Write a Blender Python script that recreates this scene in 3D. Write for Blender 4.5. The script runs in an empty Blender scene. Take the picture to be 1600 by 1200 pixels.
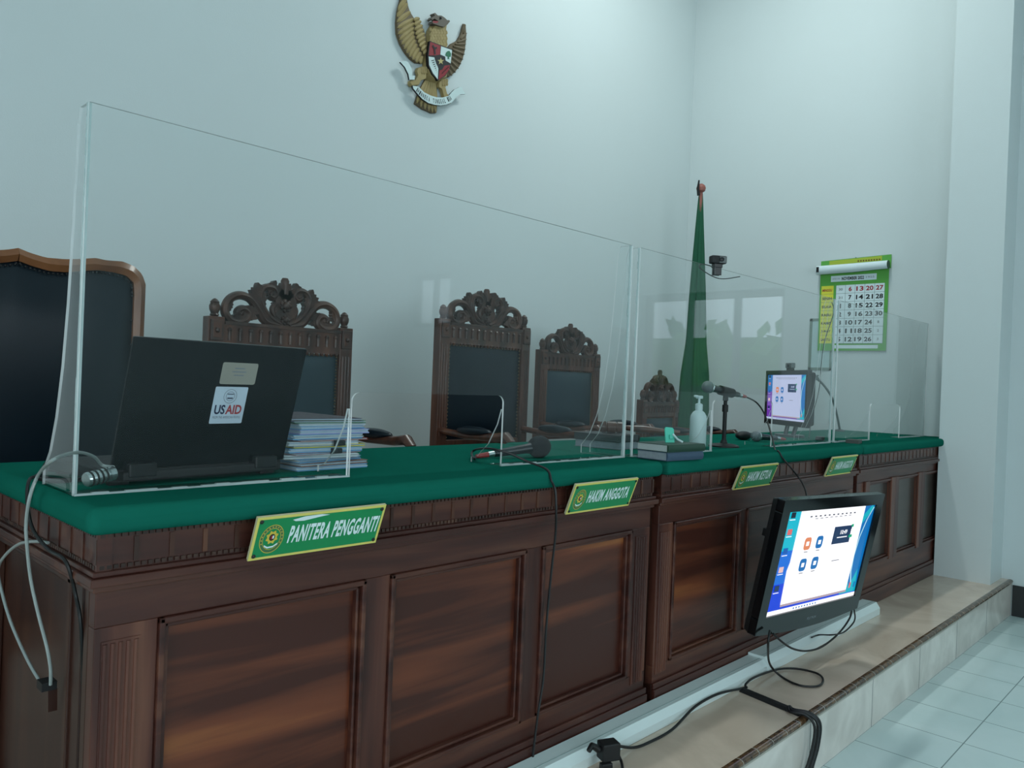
import bpy, math, random
from mathutils import Vector, Matrix
random.seed(7)
SC = bpy.context.scene
COL = SC.collection
PI = math.pi

# ------------------------------------------------------------------ camera
CZ = 1.32
FPX = 1228.09
YAW, PITCH, ROLL = math.radians(43.701), math.radians(-0.1324), math.radians(2.305)
_f = Vector((math.cos(PITCH)*math.cos(YAW), math.cos(PITCH)*math.sin(YAW), math.sin(PITCH)))
_r = Vector((math.sin(YAW), -math.cos(YAW), 0))
_u = _r.cross(_f)
CR = math.cos(ROLL)*_r + math.sin(ROLL)*_u
CU = -math.sin(ROLL)*_r + math.cos(ROLL)*_u
cam_d = bpy.data.cameras.new('camera')
cam_d.sensor_width = 36
cam_d.lens = FPX/1600*36
cam_d.clip_start = 0.02
cam = bpy.data.objects.new('camera', cam_d)
COL.objects.link(cam)
M = Matrix((CR, CU, -_f)).transposed().to_4x4()
M.translation = Vector((0, 0, CZ))
cam.matrix_world = M
SC.camera = cam
CAM = Vector((0, 0, CZ))

# ------------------------------------------------------------------ look
SC.view_settings.view_transform = 'Standard'
SC.view_settings.look = 'None'
SC.view_settings.exposure = -0.14
SC.view_settings.gamma = 1.0
SC.view_settings.use_curve_mapping = False
cy = SC.cycles
cy.max_bounces = 10
cy.diffuse_bounces = 4
cy.glossy_bounces = 5
cy.transmission_bounces = 8
cy.transparent_max_bounces = 32
cy.use_denoising = True
cy.caustics_reflective = False
cy.caustics_refractive = False
cy.sample_clamp_indirect = 4.0

world = bpy.data.worlds.new('sky')
SC.world = world
world.use_nodes = True
wn = world.node_tree
wn.nodes['Background'].inputs[0].default_value = (0.72, 0.88, 0.98, 1)
wn.nodes['Background'].inputs[1].default_value = 2.3

def area(name, loc, to, sx, sy, power, col):
    l = bpy.data.lights.new(name, 'AREA')
    l.shape = 'RECTANGLE'; l.size = sx; l.size_y = sy
    l.energy = power; l.color = col
    o = bpy.data.objects.new(name, l)
    COL.objects.link(o)
    o.location = loc
    o.rotation_euler = (Vector(to)-Vector(loc)).to_track_quat('-Z', 'Y').to_euler()
    return o
DAY = (0.845, 0.972, 1.0)
area('daylight_left', (-3.05, -1.2, 2.1), (3, -1.2, 2.3), 4.4, 2.0, 60, DAY)
area('daylight_front', (0.6, -5.05, 2.05), (0.6, 3, 1.5), 3.6, 2.1, 66, DAY)
area('ceiling_tube', (4.0, 2.2, 5.02), (4.0, 2.2, 0), 1.2, 0.12, 48, (0.90, 1.0, 0.98))

# ------------------------------------------------------------------ pixel -> point on a named real plane
def _ray(px, py):
    return _f*FPX + CR*(px-800) - CU*(py-600)
def gx(px, py, x):
    d = _ray(px, py); return CAM + d*(x/d.x)
def gy(px, py, y):
    d = _ray(px, py); return CAM + d*(y/d.y)
def gz(px, py, z):
    d = _ray(px, py); return CAM + d*((z-CZ)/d.z)

# ------------------------------------------------------------------ materials
def lin(c):
    out = []
    for v in c:
        v /= 255.0
        out.append(v/12.92 if v <= 0.04045 else ((v+0.055)/1.055)**2.4)
    return tuple(out)+(1,)
MATS = {}
def mat(name, c, rough=0.5, metal=0.0, spec=0.5, coat=0.0, emit=None, es=1.0, bump=None, var=None):
    """principled; bump=(scale,strength); var=(scale, amount)"""
    if name in MATS: return MATS[name]
    m = bpy.data.materials.new(name); m.use_nodes = True
    nt = m.node_tree; b = nt.nodes['Principled BSDF']
    col = lin(c) if max(c) > 1 else tuple(c)+(1,)
    b.inputs['Base Color'].default_value = col
    b.inputs['Roughness'].default_value = rough
    b.inputs['Metallic'].default_value = metal
    b.inputs['Specular IOR Level'].default_value = spec
    b.inputs['Coat Weight'].default_value = coat
    b.inputs['Coat Roughness'].default_value = 0.12
    if emit:
        b.inputs['Emission Color'].default_value = lin(emit)
        b.inputs['Emission Strength'].default_value = es
    tc = nt.nodes.new('ShaderNodeTexCoord')
    n = nt.nodes.new('ShaderNodeTexNoise'); n.inputs['Detail'].default_value = 5
    nt.links.new(tc.outputs['Object'], n.inputs['Vector'])
    n.inputs['Scale'].default_value = (var or bump or (12, 0))[0]
    amt = var[1] if var else 0.06
    if not emit:
        mx = nt.nodes.new('ShaderNodeMix'); mx.data_type = 'RGBA'
        mx.inputs[6].default_value = tuple(v*(1-amt) for v in col[:3])+(1,)
        mx.inputs[7].default_value = tuple(min(1, v*(1+amt)) for v in col[:3])+(1,)
        nt.links.new(n.outputs['Fac'], mx.inputs[0])
        nt.links.new(mx.outputs[2], b.inputs['Base Color'])
    if bump:
        n2 = nt.nodes.new('ShaderNodeTexNoise'); n2.inputs['Scale'].default_value = bump[0]
        n2.inputs['Detail'].default_value = 6
        nt.links.new(tc.outputs['Object'], n2.inputs['Vector'])
        bp = nt.nodes.new('ShaderNodeBump'); bp.inputs['Strength'].default_value = bump[1]
        bp.inputs['Distance'].default_value = 0.004
        nt.links.new(n2.outputs['Fac'], bp.inputs['Height'])
        nt.links.new(bp.outputs[0], b.inputs['Normal'])
    MATS[name] = m
    return m

def wood(name, c1, c2, c3, stretch=(1.2, 14, 14), rough=0.38, coat=0.12, seed=0.0, bands=0.5):
    m = bpy.data.materials.new(name); m.use_nodes = True
    nt = m.node_tree; b = nt.nodes['Principled BSDF']
    tc = nt.nodes.new('ShaderNodeTexCoord')
    mp = nt.nodes.new('ShaderNodeMapping'); mp.inputs['Scale'].default_value = stretch
    mp.inputs['Location'].default_value = (seed, seed*1.7, seed*0.6)
    mp.inputs['Rotation'].default_value = (0, 0.05, 0)
    nt.links.new(tc.outputs['Object'], mp.inputs['Vector'])
    n = nt.nodes.new('ShaderNodeTexNoise'); n.inputs['Scale'].default_value = 1.0
    n.inputs['Detail'].default_value = 7; n.inputs['Distortion'].default_value = 0.6
    nt.links.new(mp.outputs[0], n.inputs['Vector'])
    n2 = nt.nodes.new('ShaderNodeTexNoise'); n2.inputs['Scale'].default_value = 0.33
    n2.inputs['Detail'].default_value = 2; n2.inputs['Distortion'].default_value = 0.8
    nt.links.new(mp.outputs[0], n2.inputs['Vector'])
    mx0 = nt.nodes.new('ShaderNodeMix'); mx0.data_type = 'FLOAT'; mx0.inputs[0].default_value = bands
    nt.links.new(n.outputs['Fac'], mx0.inputs[2]); nt.links.new(n2.outputs['Fac'], mx0.inputs[3])
    cr = nt.nodes.new('ShaderNodeValToRGB')
    cr.color_ramp.elements[0].position = 0.40; cr.color_ramp.elements[0].color = lin(c1)
    cr.color_ramp.elements[1].position = 0.62; cr.color_ramp.elements[1].color = lin(c3)
    e = cr.color_ramp.elements.new(0.5); e.color = lin(c2)
    nt.links.new(mx0.outputs[0], cr.inputs[0])
    nt.links.new(cr.outputs[0], b.inputs['Base Color'])
    b.inputs['Roughness'].default_value = rough
    b.inputs['Specular IOR Level'].default_value = 0.35
    b.inputs['Coat Weight'].default_value = coat
    b.inputs['Coat Roughness'].default_value = 0.15
    MATS[name] = m
    return m

W_PANEL = wood('panel_wood', (66, 30, 21), (114, 60, 38), (184, 118, 64), (0.8, 12, 12), seed=3.1, bands=0.6)
W_FRAME = wood('frame_wood', (52, 26, 21), (72, 38, 31), (98, 60, 46), (1.5, 18, 18), seed=1.3)
W_VERT = wood('stile_wood', (60, 31, 26), (84, 47, 38), (110, 69, 54), (18, 18, 1.5), seed=5.3)
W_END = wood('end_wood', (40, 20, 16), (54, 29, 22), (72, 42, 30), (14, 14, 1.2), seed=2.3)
W_CARVE = wood('carved_wood', (44, 27, 22), (64, 41, 33), (86, 58, 46), (20, 20, 20), rough=0.42, coat=0.15)
W_CHAIR = wood('chair_wood', (54, 30, 22), (78, 45, 33), (100, 62, 45), (22, 22, 2), rough=0.35, coat=0.2)
W_BROWN = wood('light_brown_wood', (92, 55, 32), (118, 74, 45), (140, 92, 60), (6, 6, 2), rough=0.35, coat=0.2)
W_PLAIN = wood('dull_panel_wood', (58, 52, 49), (70, 62, 58), (82, 74, 68), (1.2, 12, 12), rough=0.3, seed=8)
FELT = mat('green_felt', (22, 99, 84), 0.95, spec=0.0, bump=(900, 0.25), var=(5, 0.10))
WALL = mat('wall_paint', (207, 216, 217), 0.7, spec=0.3, bump=(160, 0.10), var=(1.5, 0.025))
CEIL = mat('ceiling_paint', (222, 232, 230), 0.8)
LEATHER = mat('dark_leather', (11, 24, 33), 0.36, spec=.3, bump=(260, 0.06), var=(4, 0.25))
LEATHER2 = mat('teal_leather', (22, 46, 56), 0.42, bump=(260, 0.15), var=(4, 0.25))
BLACK = mat('black_plastic', (12, 13, 16), 0.35)
BLACKM = mat('matte_black', (18, 19, 21), 0.6)
CABLE = mat('black_cable', (14, 15, 17), 0.45)
GREYC = mat('grey_cable', (150, 160, 158), 0.35)
CHROME = mat('chrome', (190, 200, 200), 0.22, metal=0.9)
WHITEP = mat('white_plastic', (205, 225, 225), 0.4)
TRUNK = mat('trunking_plastic', (222, 236, 236), 0.4, var=(6, 0.04))
MINT = mat('mint_plastic', (90, 205, 180), 0.4)
RED = mat('red_plastic', (150, 50, 50), 0.4)
BRASS = mat('nail_brass', (120, 105, 80), 0.35, metal=0.8)
PAPER = mat('paper', (200, 212, 212), 0.8, var=(60, 0.08))
SKIRT = mat('black_skirting', (14, 20, 22), 0.3)

def marble(name, c1, c2, rough, scale=3.0, coat=0.0):
    m = bpy.data.materials.new(name); m.use_nodes = True
    nt = m.node_tree; b = nt.nodes['Principled BSDF']
    tc = nt.nodes.new('ShaderNodeTexCoord')
    n = nt.nodes.new('ShaderNodeTexNoise'); n.inputs['Scale'].default_value = scale
    n.inputs['Detail'].default_value = 9; n.inputs['Distortion'].default_value = 1.6
    nt.links.new(tc.outputs['Object'], n.inputs['Vector'])
    cr = nt.nodes.new('ShaderNodeValToRGB')
    cr.color_ramp.elements[0].position = 0.35; cr.color_ramp.elements[0].color = lin(c1)
    cr.color_ramp.elements[1].position = 0.65; cr.color_ramp.elements[1].color = lin(c2)
    nt.links.new(n.outputs['Fac'], cr.inputs[0])
    nt.links.new(cr.outputs[0], b.inputs['Base Color'])
    b.inputs['Roughness'].default_value = rough
    b.inputs['Coat Weight'].default_value = coat
    b.inputs['Coat Roughness'].default_value = 0.06
    MATS[name] = m
    return m, nt, b, cr, tc
MARBLE = marble('platform_marble', (204, 184, 166), (230, 210, 192), 0.16, 2.2)[0]
RISER = marble('riser_marble', (206, 198, 190), (228, 221, 213), 0.2, 3.2)[0]
NOSE = marble('nosing_tile', (62, 44, 30), (112, 84, 58), 0.15, 24)[0]
GROUT = mat('pale_grout', (170, 165, 155), 0.8)
JOINT = mat('dark_grout', (95, 105, 105), 0.8)

def floor_material():
    m, nt, b, cr, tc = marble('floor_tile', (196, 216, 216), (210, 226, 226), 0.13, 1.3)
    # grout lines 0.30 m pitch measured from the platform's foot
    sep = nt.nodes.new('ShaderNodeSeparateXYZ'); nt.links.new(tc.outputs['Object'], sep.inputs[0])
    def line(sock, off):
        a = nt.nodes.new('ShaderNodeMath'); a.operation = 'ADD'; a.inputs[1].default_value = off
        nt.links.new(sock, a.inputs[0])
        d = nt.nodes.new('ShaderNodeMath'); d.operation = 'DIVIDE'; d.inputs[1].default_value = 0.3
        nt.links.new(a.outputs[0], d.inputs[0])
        f = nt.nodes.new('ShaderNodeMath'); f.operation = 'FRACT'; nt.links.new(d.outputs[0], f.inputs[0])
        s = nt.nodes.new('ShaderNodeMath'); s.operation = 'SUBTRACT'; s.inputs[1].default_value = 0.5
        nt.links.new(f.outputs[0], s.inputs[0])
        ab = nt.nodes.new('ShaderNodeMath'); ab.operation = 'ABSOLUTE'; nt.links.new(s.outputs[0], ab.inputs[0])
        g = nt.nodes.new('ShaderNodeMath'); g.operation = 'GREATER_THAN'; g.inputs[1].default_value = 0.4935
        nt.links.new(ab.outputs[0], g.inputs[0])
        return g.outputs[0]
    mx = nt.nodes.new('ShaderNodeMath'); mx.operation = 'MAXIMUM'
    nt.links.new(line(sep.outputs[0], 10*0.3-3.125+0.3*1), mx.inputs[0])
    nt.links.new(line(sep.outputs[1], 30*0.3-0.793), mx.inputs[1])
    mix = nt.nodes.new('ShaderNodeMix'); mix.data_type = 'RGBA'
    nt.links.new(mx.outputs[0], mix.inputs[0]); nt.links.new(cr.outputs[0], mix.inputs[6])
    mix.inputs[7].default_value = lin((120, 138, 140))
    nt.links.new(mix.outputs[2], b.inputs['Base Color'])
    bp = nt.nodes.new('ShaderNodeBump'); bp.inputs['Strength'].default_value = 0.4; bp.inputs['Distance'].default_value = 0.001
    bp.invert = True
    nt.links.new(mx.outputs[0], bp.inputs['Height']); nt.links.new(bp.outputs[0], b.inputs['Normal'])
    return m
FLOOR = floor_material()

def acrylic(name, tint, haze, hazecol=(200, 215, 215)):
    m = bpy.data.materials.new(name); m.use_nodes = True
    nt = m.node_tree; nt.nodes.clear()
    out = nt.nodes.new('ShaderNodeOutputMaterial')
    tr = nt.nodes.new('ShaderNodeBsdfTransparent'); tr.inputs[0].default_value = lin(tint)
    gl = nt.nodes.new('ShaderNodeBsdfGlossy'); gl.inputs['Roughness'].default_value = 0.015
    df = nt.nodes.new('ShaderNodeBsdfDiffuse'); df.inputs[0].default_value = lin(hazecol)
    # Schlick reflectance, the same on both faces of the sheet
    ge = nt.nodes.new('ShaderNodeNewGeometry')
    dt = nt.nodes.new('ShaderNodeVectorMath'); dt.operation = 'DOT_PRODUCT'
    nt.links.new(ge.outputs['Incoming'], dt.inputs[0]); nt.links.new(ge.outputs['Normal'], dt.inputs[1])
    def mth(op, a, b=None):
        n_ = nt.nodes.new('ShaderNodeMath'); n_.operation = op
        for i_, x_ in enumerate((a, b)):
            if x_ is None: continue
            if isinstance(x_, (int, float)): n_.inputs[i_].default_value = x_
            else: nt.links.new(x_, n_.inputs[i_])
        return n_.outputs[0]
    fres = mth('ADD', mth('MULTIPLY', mth('POWER', mth('SUBTRACT', 1.0, mth('ABSOLUTE', dt.outputs['Value'])), 5.0), 0.90), 0.024)
    tc = nt.nodes.new('ShaderNodeTexCoord')
    n = nt.nodes.new('ShaderNodeTexNoise'); n.inputs['Scale'].default_value = 2.2; n.inputs['Detail'].default_value = 3
    nt.links.new(tc.outputs['Object'], n.inputs['Vector'])
    mu = nt.nodes.new('ShaderNodeMath'); mu.operation = 'MULTIPLY'; mu.inputs[1].default_value = haze*2
    nt.links.new(n.outputs['Fac'], mu.inputs[0])
    m1 = nt.nodes.new('ShaderNodeMixShader'); m2 = nt.nodes.new('ShaderNodeMixShader')
    nt.links.new(mu.outputs[0], m1.inputs[0])
    nt.links.new(tr.outputs[0], m1.inputs[1]); nt.links.new(df.outputs[0], m1.inputs[2])
    nt.links.new(fres, m2.inputs[0])
    nt.links.new(m1.outputs[0], m2.inputs[1]); nt.links.new(gl.outputs[0], m2.inputs[2])
    nt.links.new(m2.outputs[0], out.inputs[0])
    MATS[name] = m
    return m
PANE = acrylic('acrylic_pane', (254, 255, 255), 0.004)
EDGE = acrylic('acrylic_edge', (235, 245, 245), 0.75, (255, 255, 255))  # strong white in the colour stands for light piped to the sheet edges
GLUE = acrylic('acrylic_glue', (225, 238, 238), 0.6, (225, 238, 238))
GLASS = acrylic('window_glass', (250, 252, 252), 0.0)

# ------------------------------------------------------------------ mesh builder
class MB:
    def __init__(s): s.v = []; s.f = []; s.m = []; s.mats = []
    def mi(s, m):
        if m not in s.mats: s.mats.append(m)
        return s.mats.index(m)
    def add(s, vs, fs, m, T=None):
        o = len(s.v); i = s.mi(m)
        for p in vs:
            p = Vector(p)
            s.v.append(T @ p if T else p)
        for f in fs:
            s.f.append([o+k for k in f]); s.m.append(i)
        return s
    def box(s, a, b, m, T=None):
        x0, y0, z0 = a; x1, y1, z1 = b
        v = [(x0,y0,z0),(x1,y0,z0),(x1,y1,z0),(x0,y1,z0),(x0,y0,z1),(x1,y0,z1),(x1,y1,z1),(x0,y1,z1)]
        f = [(0,3,2,1),(4,5,6,7),(0,1,5,4),(1,2,6,5),(2,3,7,6),(3,0,4,7)]
        return s.add(v, f, m, T)
    def prism(s, poly, d, m, fn=None, T=None, side=None, taper=0.0):
        """poly of 2-D points, extruded by d; fn(u, v, w) -> 3-D"""
        fn = fn or (lambda u, v, w: (u, w, v))
        n = len(poly)
        c = (sum(p[0] for p in poly)/n, sum(p[1] for p in poly)/n)
        top = [((p[0]-c[0])*(1-taper)+c[0], (p[1]-c[1])*(1-taper)+c[1]) for p in poly]
        vs = [fn(p[0], p[1], 0) for p in poly] + [fn(p[0], p[1], d) for p in top]
        s.add(vs, [list(range(n))[::-1], list(range(n, 2*n))], m, T)
        fs = [(i, (i+1) % n, n+(i+1) % n, n+i) for i in range(n)]
        # own copies of side verts keep edges sharp
        s.add(vs, fs, side or m, T)
        return s
    def tube(s, pts, r, m, n=8, T=None, flat=1.0, closed=False, up=None, caps=True):
        pts = [Vector(p) for p in pts]; k = len(pts)
        rr = r if isinstance(r, (list, tuple)) else [r]*k
        vs = []; prev = None
        for i, p in enumerate(pts):
            a = pts[(i-1) % k] if (closed or i > 0) else p
            b = pts[(i+1) % k] if (closed or i < k-1) else p
            t = (b-a)
            t = t.normalized() if t.length > 1e-9 else Vector((0, 0, 1))
            if up is not None:
                n2 = Vector(up); n1 = t.cross(n2)
                if n1.length < 1e-6: n1 = Vector((1, 0, 0))
                n1.normalize(); n2 = n1.cross(t).normalized()
            else:
                if prev is None:
                    q = Vector((0, 0, 1)) if abs(t.z) < 0.9 else Vector((1, 0, 0))
                    n1 = t.cross(q).normalized()
                else:
                    n1 = (prev - t*prev.dot(t))
                    n1 = n1.normalized() if n1.length > 1e-9 else t.orthogonal().normalized()
                n2 = t.cross(n1)
                prev = n1
            for j in range(n):
                an = 2*PI*j/n
                vs.append(p + n1*math.cos(an)*rr[i] + n2*math.sin(an)*rr[i]*flat)
        fs = []
        for i in range(k if closed else k-1):
            i2 = (i+1) % k
            for j in range(n):
                j2 = (j+1) % n
                fs.append((i*n+j, i*n+j2, i2*n+j2, i2*n+j))
        if not closed and caps:
            fs.append(tuple(range(n))[::-1]); fs.append(tuple((k-1)*n+j for j in range(n)))
        return s.add(vs, fs, m, T)
    def lathe(s, prof, m, n=24, T=None):
        vs = []
        for r, z in prof:
            for j in range(n):
                a = 2*PI*j/n; vs.append((r*math.cos(a), r*math.sin(a), z))
        fs = []
        for i in range(len(prof)-1):
            for j in range(n):
                j2 = (j+1) % n
                fs.append((i*n+j, i*n+j2, (i+1)*n+j2, (i+1)*n+j))
        fs.append(tuple(range(n))[::-1]); fs.append(tuple((len(prof)-1)*n+j for j in range(n)))
        return s.add(vs, fs, m, T)
    def ball(s, c, r, m, n=16, sc=(1, 1, 1), T=None):
        prof = [(max(1e-4, r*math.sin(PI*i/(n//2+2))), -r*math.cos(PI*i/(n//2+2))) for i in range(0, n//2+3)]
        L = Matrix.Translation(c) @ Matrix.Diagonal((sc[0], sc[1], sc[2], 1))
        return s.lathe(prof, m, n, T @ L if T else L)
    def text(s, body, x0, z0, w, h, m, fn=None, T=None, bold=0.0, d=0.0, shear=0.0):
        vs, fs = text_geo(body, bold)
        xs = [v[0] for v in vs]; ys = [v[1] for v in vs]
        ax, bx, ay, by = min(xs), max(xs), min(ys), max(ys)
        fn = fn or (lambda u, v, w_: (u, w_, v))
        P = [fn(x0+(v[0]-ax)/(bx-ax)*w + shear*(v[1]-ay)/(by-ay)*h, z0+(v[1]-ay)/(by-ay)*h, d) for v in vs]
        return s.add(P, fs, m, T)
    def build(s, name, parent=None, smooth=False, bevel=0, loc=None, rot=None, seg=2, sub=0):
        me = bpy.data.meshes.new(name)
        me.from_pydata([tuple(v) for v in s.v], [], s.f)
        for m in s.mats: me.materials.append(m)
        me.polygons.foreach_set('material_index', s.m)
        me.validate(); me.update()
        o = bpy.data.objects.new(name, me); COL.objects.link(o)
        if parent: o.parent = parent
        if loc: o.location = loc
        if rot: o.rotation_euler = rot
        if smooth:
            me.polygons.foreach_set('use_smooth', [True]*len(me.polygons))
            try: me.set_sharp_from_angle(angle=math.radians(40 if smooth is True else smooth))
            except Exception: pass
        if bevel:
            b = o.modifiers.new('bevel', 'BEVEL'); b.width = bevel; b.segments = seg
            b.limit_method = 'ANGLE'; b.angle_limit = math.radians(35)
        if sub:
            q = o.modifiers.new('sub', 'SUBSURF'); q.levels = sub; q.render_levels = sub
        return o
_TC = {}
def text_geo(body, bold=0.0):
    k = (body, bold)
    if k in _TC: return _TC[k]
    c = bpy.data.curves.new('t', 'FONT'); c.body = body; c.size = 1.0; c.offset = bold; c.resolution_u = 3; c.space_character = 1.12 if len(body) > 8 else 1.0
    o = bpy.data.objects.new('t', c); COL.objects.link(o)
    dg = bpy.context.evaluated_depsgraph_get()
    me = o.evaluated_get(dg).to_mesh()
    vs = [(v.co.x, v.co.y) for v in me.vertices]; fs = [tuple(p.vertices) for p in me.polygons]
    o.evaluated_get(dg).to_mesh_clear()
    bpy.data.objects.remove(o); bpy.data.curves.remove(c)
    _TC[k] = (vs, fs)
    return _TC[k]

def thing(name, label, cat, loc=(0, 0, 0), rz=0.0, group=None):
    o = bpy.data.objects.new(name, None); COL.objects.link(o)
    o.empty_display_size = 0.05
    o.location = loc; o.rotation_euler = (0, 0, rz)
    return tag(o, label, cat, group)
def tag(o, label, cat, group=None):
    o['label'] = label; o['category'] = cat
    if group: o['group'] = group
    return o
def struct(o):
    o['kind'] = 'structure'; return o
def smoothpath(pts, k=6):
    pts = [Vector(p) for p in pts]; out = []
    for i in range(len(pts)-1):
        p0 = pts[max(0, i-1)]; p1 = pts[i]; p2 = pts[i+1]; p3 = pts[min(len(pts)-1, i+2)]
        for j in range(k):
            t = j/k
            out.append(0.5*((2*p1)+(-p0+p2)*t+(2*p0-5*p1+4*p2-p3)*t*t+(-p0+3*p1-3*p2+p3)*t**3))
    out.append(pts[-1]); return out
def gst(px, py, z):
    # on the step, or on the front face of the trunking where the line of sight meets that first
    p = gz(px, py, z)
    return p if p.y < 1.360 else gy(px, py, 1.360)
def over(px, py):
    # just above the rounded front edge of the felt
    p = gy(px, py, 1.448); p.z = DZ+.004
    return p
def axisT(a, b):
    """matrix taking +Z at origin to direction a->b at a"""
    a = Vector(a); d = Vector(b)-a
    return Matrix.Translation(a) @ d.to_track_quat('Z', 'Y').to_matrix().to_4x4()

# ------------------------------------------------------------------ the room
PZ = 0.22       # platform
DZ = 1.075      # desk top
XW, YB = 5.70, 3.50
ZC = 5.2
def wall_with_holes(name, fn, u0, u1, v0, v1, holes, t, m):
    """fn(u,v,w); rectangular holes (ua,ub,va,vb) sorted by u"""
    mb = MB(); u = u0
    for (ua, ub, va, vb) in holes:
        mb.prism([(u, v0), (ua, v0), (ua, v1), (u, v1)], t, m, fn)
        mb.prism([(ua, v0), (ub, v0), (ub, va), (ua, va)], t, m, fn)
        mb.prism([(ua, vb), (ub, vb), (ub, v1), (ua, v1)], t, m, fn)
        u = ub
    mb.prism([(u, v0), (u1, v0), (u1, v1), (u, v1)], t, m, fn)
    return struct(mb.build(name))
struct(MB().box((-3.2, -5.2, -0.1), (XW+0.2, YB+0.2, 0), FLOOR).build('floor'))
struct(MB().box((-3.2, -5.2, ZC), (XW+0.2, YB+0.2, ZC+0.1), CEIL).build('ceiling'))
struct(MB().box((-3.2, YB, 0), (XW+0.2, YB+0.2, ZC), WALL).build('wall_back'))
wall_with_holes('wall_right', lambda u, v, w: (XW+w, u, v), -5.0, YB, 0, ZC, [(-3.95, -3.25, 1.9, 2.5), (-0.75, 0.55, 1.3, 2.12)], 0.2, WALL)
wall_with_holes('wall_left', lambda u, v, w: (-3.0-w, u, v), -5.0, YB, 0, ZC, [(-3.4, 1.0, 1.0, 3.1)], 0.2, WALL)
wall_with_holes('wall_front', lambda u, v, w: (u, -5.0-w, v), -3.0, XW, 0, ZC, [(-1.2, 2.4, 1.0, 3.1)], 0.2, WALL)
def window(n, fn, ua, ub, va, vb, nm):
    mb = MB(); r = 0.03
    FR = mat('window_frame_paint', (120, 128, 126), 0.4)
    for (a, b, c, d) in ((ua, ub, va, va+.05), (ua, ub, vb-.05, vb), (ua, ua+.05, va, vb), (ub-.05, ub, va, vb)):
        mb.prism([(a, c), (b, c), (b, d), (a, d)], 0.06, FR, fn)
    for k in range(1, nm):
        u = ua+(ub-ua)*k/nm
        mb.prism([(u-.02, va+.05), (u+.02, va+.05), (u+.02, vb-.05), (u-.02, vb-.05)], 0.06, FR, fn)
    o = struct(mb.build('window_%d' % n))
    g = MB().prism([(ua+.05, va+.05), (ub-.05, va+.05), (ub-.05, vb-.05), (ua+.05, vb-.05)], 0.004, GLASS,
                   lambda u, v, w: fn(u, v, w+0.03)).build('glass_pane', o)
window(1, lambda u, v, w: (XW+0.08+w, u, v), -0.75, 0.55, 1.3, 2.12, 3)
window(2, lambda u, v, w: (XW+0.08+w, u, v), -3.95, -3.25, 1.9, 2.5, 2)
LAMP = thing('ceiling_light', 'slim fluorescent ceiling lamp above the benches, out of frame', 'lamp', (4.0, 2.2, 5.04))
MB().box((-.64, -.09, .03), (.64, .09, .16), CEIL).build('housing', LAMP, bevel=.01)
# greenery and ground beyond the right-hand window
GREEN = mat('hedge_leaves', (105, 160, 85), 0.7, var=(9, 0.6))
mb = MB()
for k in range(420):
    y = random.uniform(-5.5, 4.5); z = random.uniform(0.2, 2.3); x = 10.0+random.uniform(0, .8)
    a = random.random()*6.28; b = random.uniform(-1, 1); r = random.uniform(.12, .28)
    d1 = Vector((math.cos(a)*.4, math.sin(a), b)).normalized()*r; d2 = d1.cross(Vector((1, .3, .2))).normalized()*r*.6
    c = Vector((x, y, z))
    mb.add([c-d1, c+d2, c+d1, c-d2], [(0, 1, 2, 3)], GREEN)
mb.box((10.5, -6, 0), (10.9, 5, 2.1), GREEN)
o = mb.build('garden_hedge'); tag(o, 'green leafy hedge outside the window beyond the pillar', 'hedge'); o['kind'] = 'stuff'
tag(MB().box((XW+0.2, -7, -0.3), (14, 6, -0.05), mat('garden_soil', (120, 125, 110), 0.9)).build('garden_ground'), 'pale ground outside the window', 'ground')

# pillar
struct(MB().box((5.42, 1.149, 0), (XW, 1.46, ZC), WALL).build('wall_pillar'))
# skirting on the floor-level part of the right wall
struct(MB().box((XW-0.012, -5.0, 0), (XW, 1.085, 0.19), SKIRT).build('baseboard_right', bevel=0.003))
# platform: tread, riser, rounded nosing tiles
NY = 1.092
mb = MB().box((-3.0, NY+0.006, 0), (XW, YB, PZ-0.001), MARBLE)
struct(mb.build('platform_floor'))
mb = MB().box((-3.0, NY, 0), (XW-0.0005, NY+0.006, PZ-0.018), RISER)
x = -0.3
while x < XW:   # hairline joints in the riser slabs
    mb.box((x-0.0012, NY-0.0006, 0), (x+0.0012, NY, PZ-0.02), JOINT); x += 0.60
struct(mb.build('trim_1'))
mb = MB()
x = -3.0; w = 0.10
def nose_strip(xa, xb, m, g):
    pts = [(0.018, -0.0005+g), (0.008, 0.0015+g), (0.0, 0.0+g), (-0.006-g, -0.004), (-0.008-g, -0.010), (-0.006-g, -0.016), (0.002, -0.019-g)]
    vs = [(xx, NY+p[0], PZ+p[1]) for xx in (xa, xb) for p in pts]
    n = len(pts)
    mb.add(vs, [(i, i+1, n+i+1, n+i) for i in range(n-1)]+[tuple(range(n)), tuple(range(n, 2*n))[::-1]], m)
while x < XW-0.01:
    x1 = min(x+w, XW-0.001)
    nose_strip(x+0.0022, x1-0.0022, NOSE, 0.0)
    nose_strip(x1-0.0022, x1+0.0005, GROUT, 0.0003)
    x = x1
mb.box((-3, NY-0.003, PZ-0.026), (XW-.0005, NY+0.004, PZ-0.018), GROUT)
struct(mb.build('trim_2', smooth=True))

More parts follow.
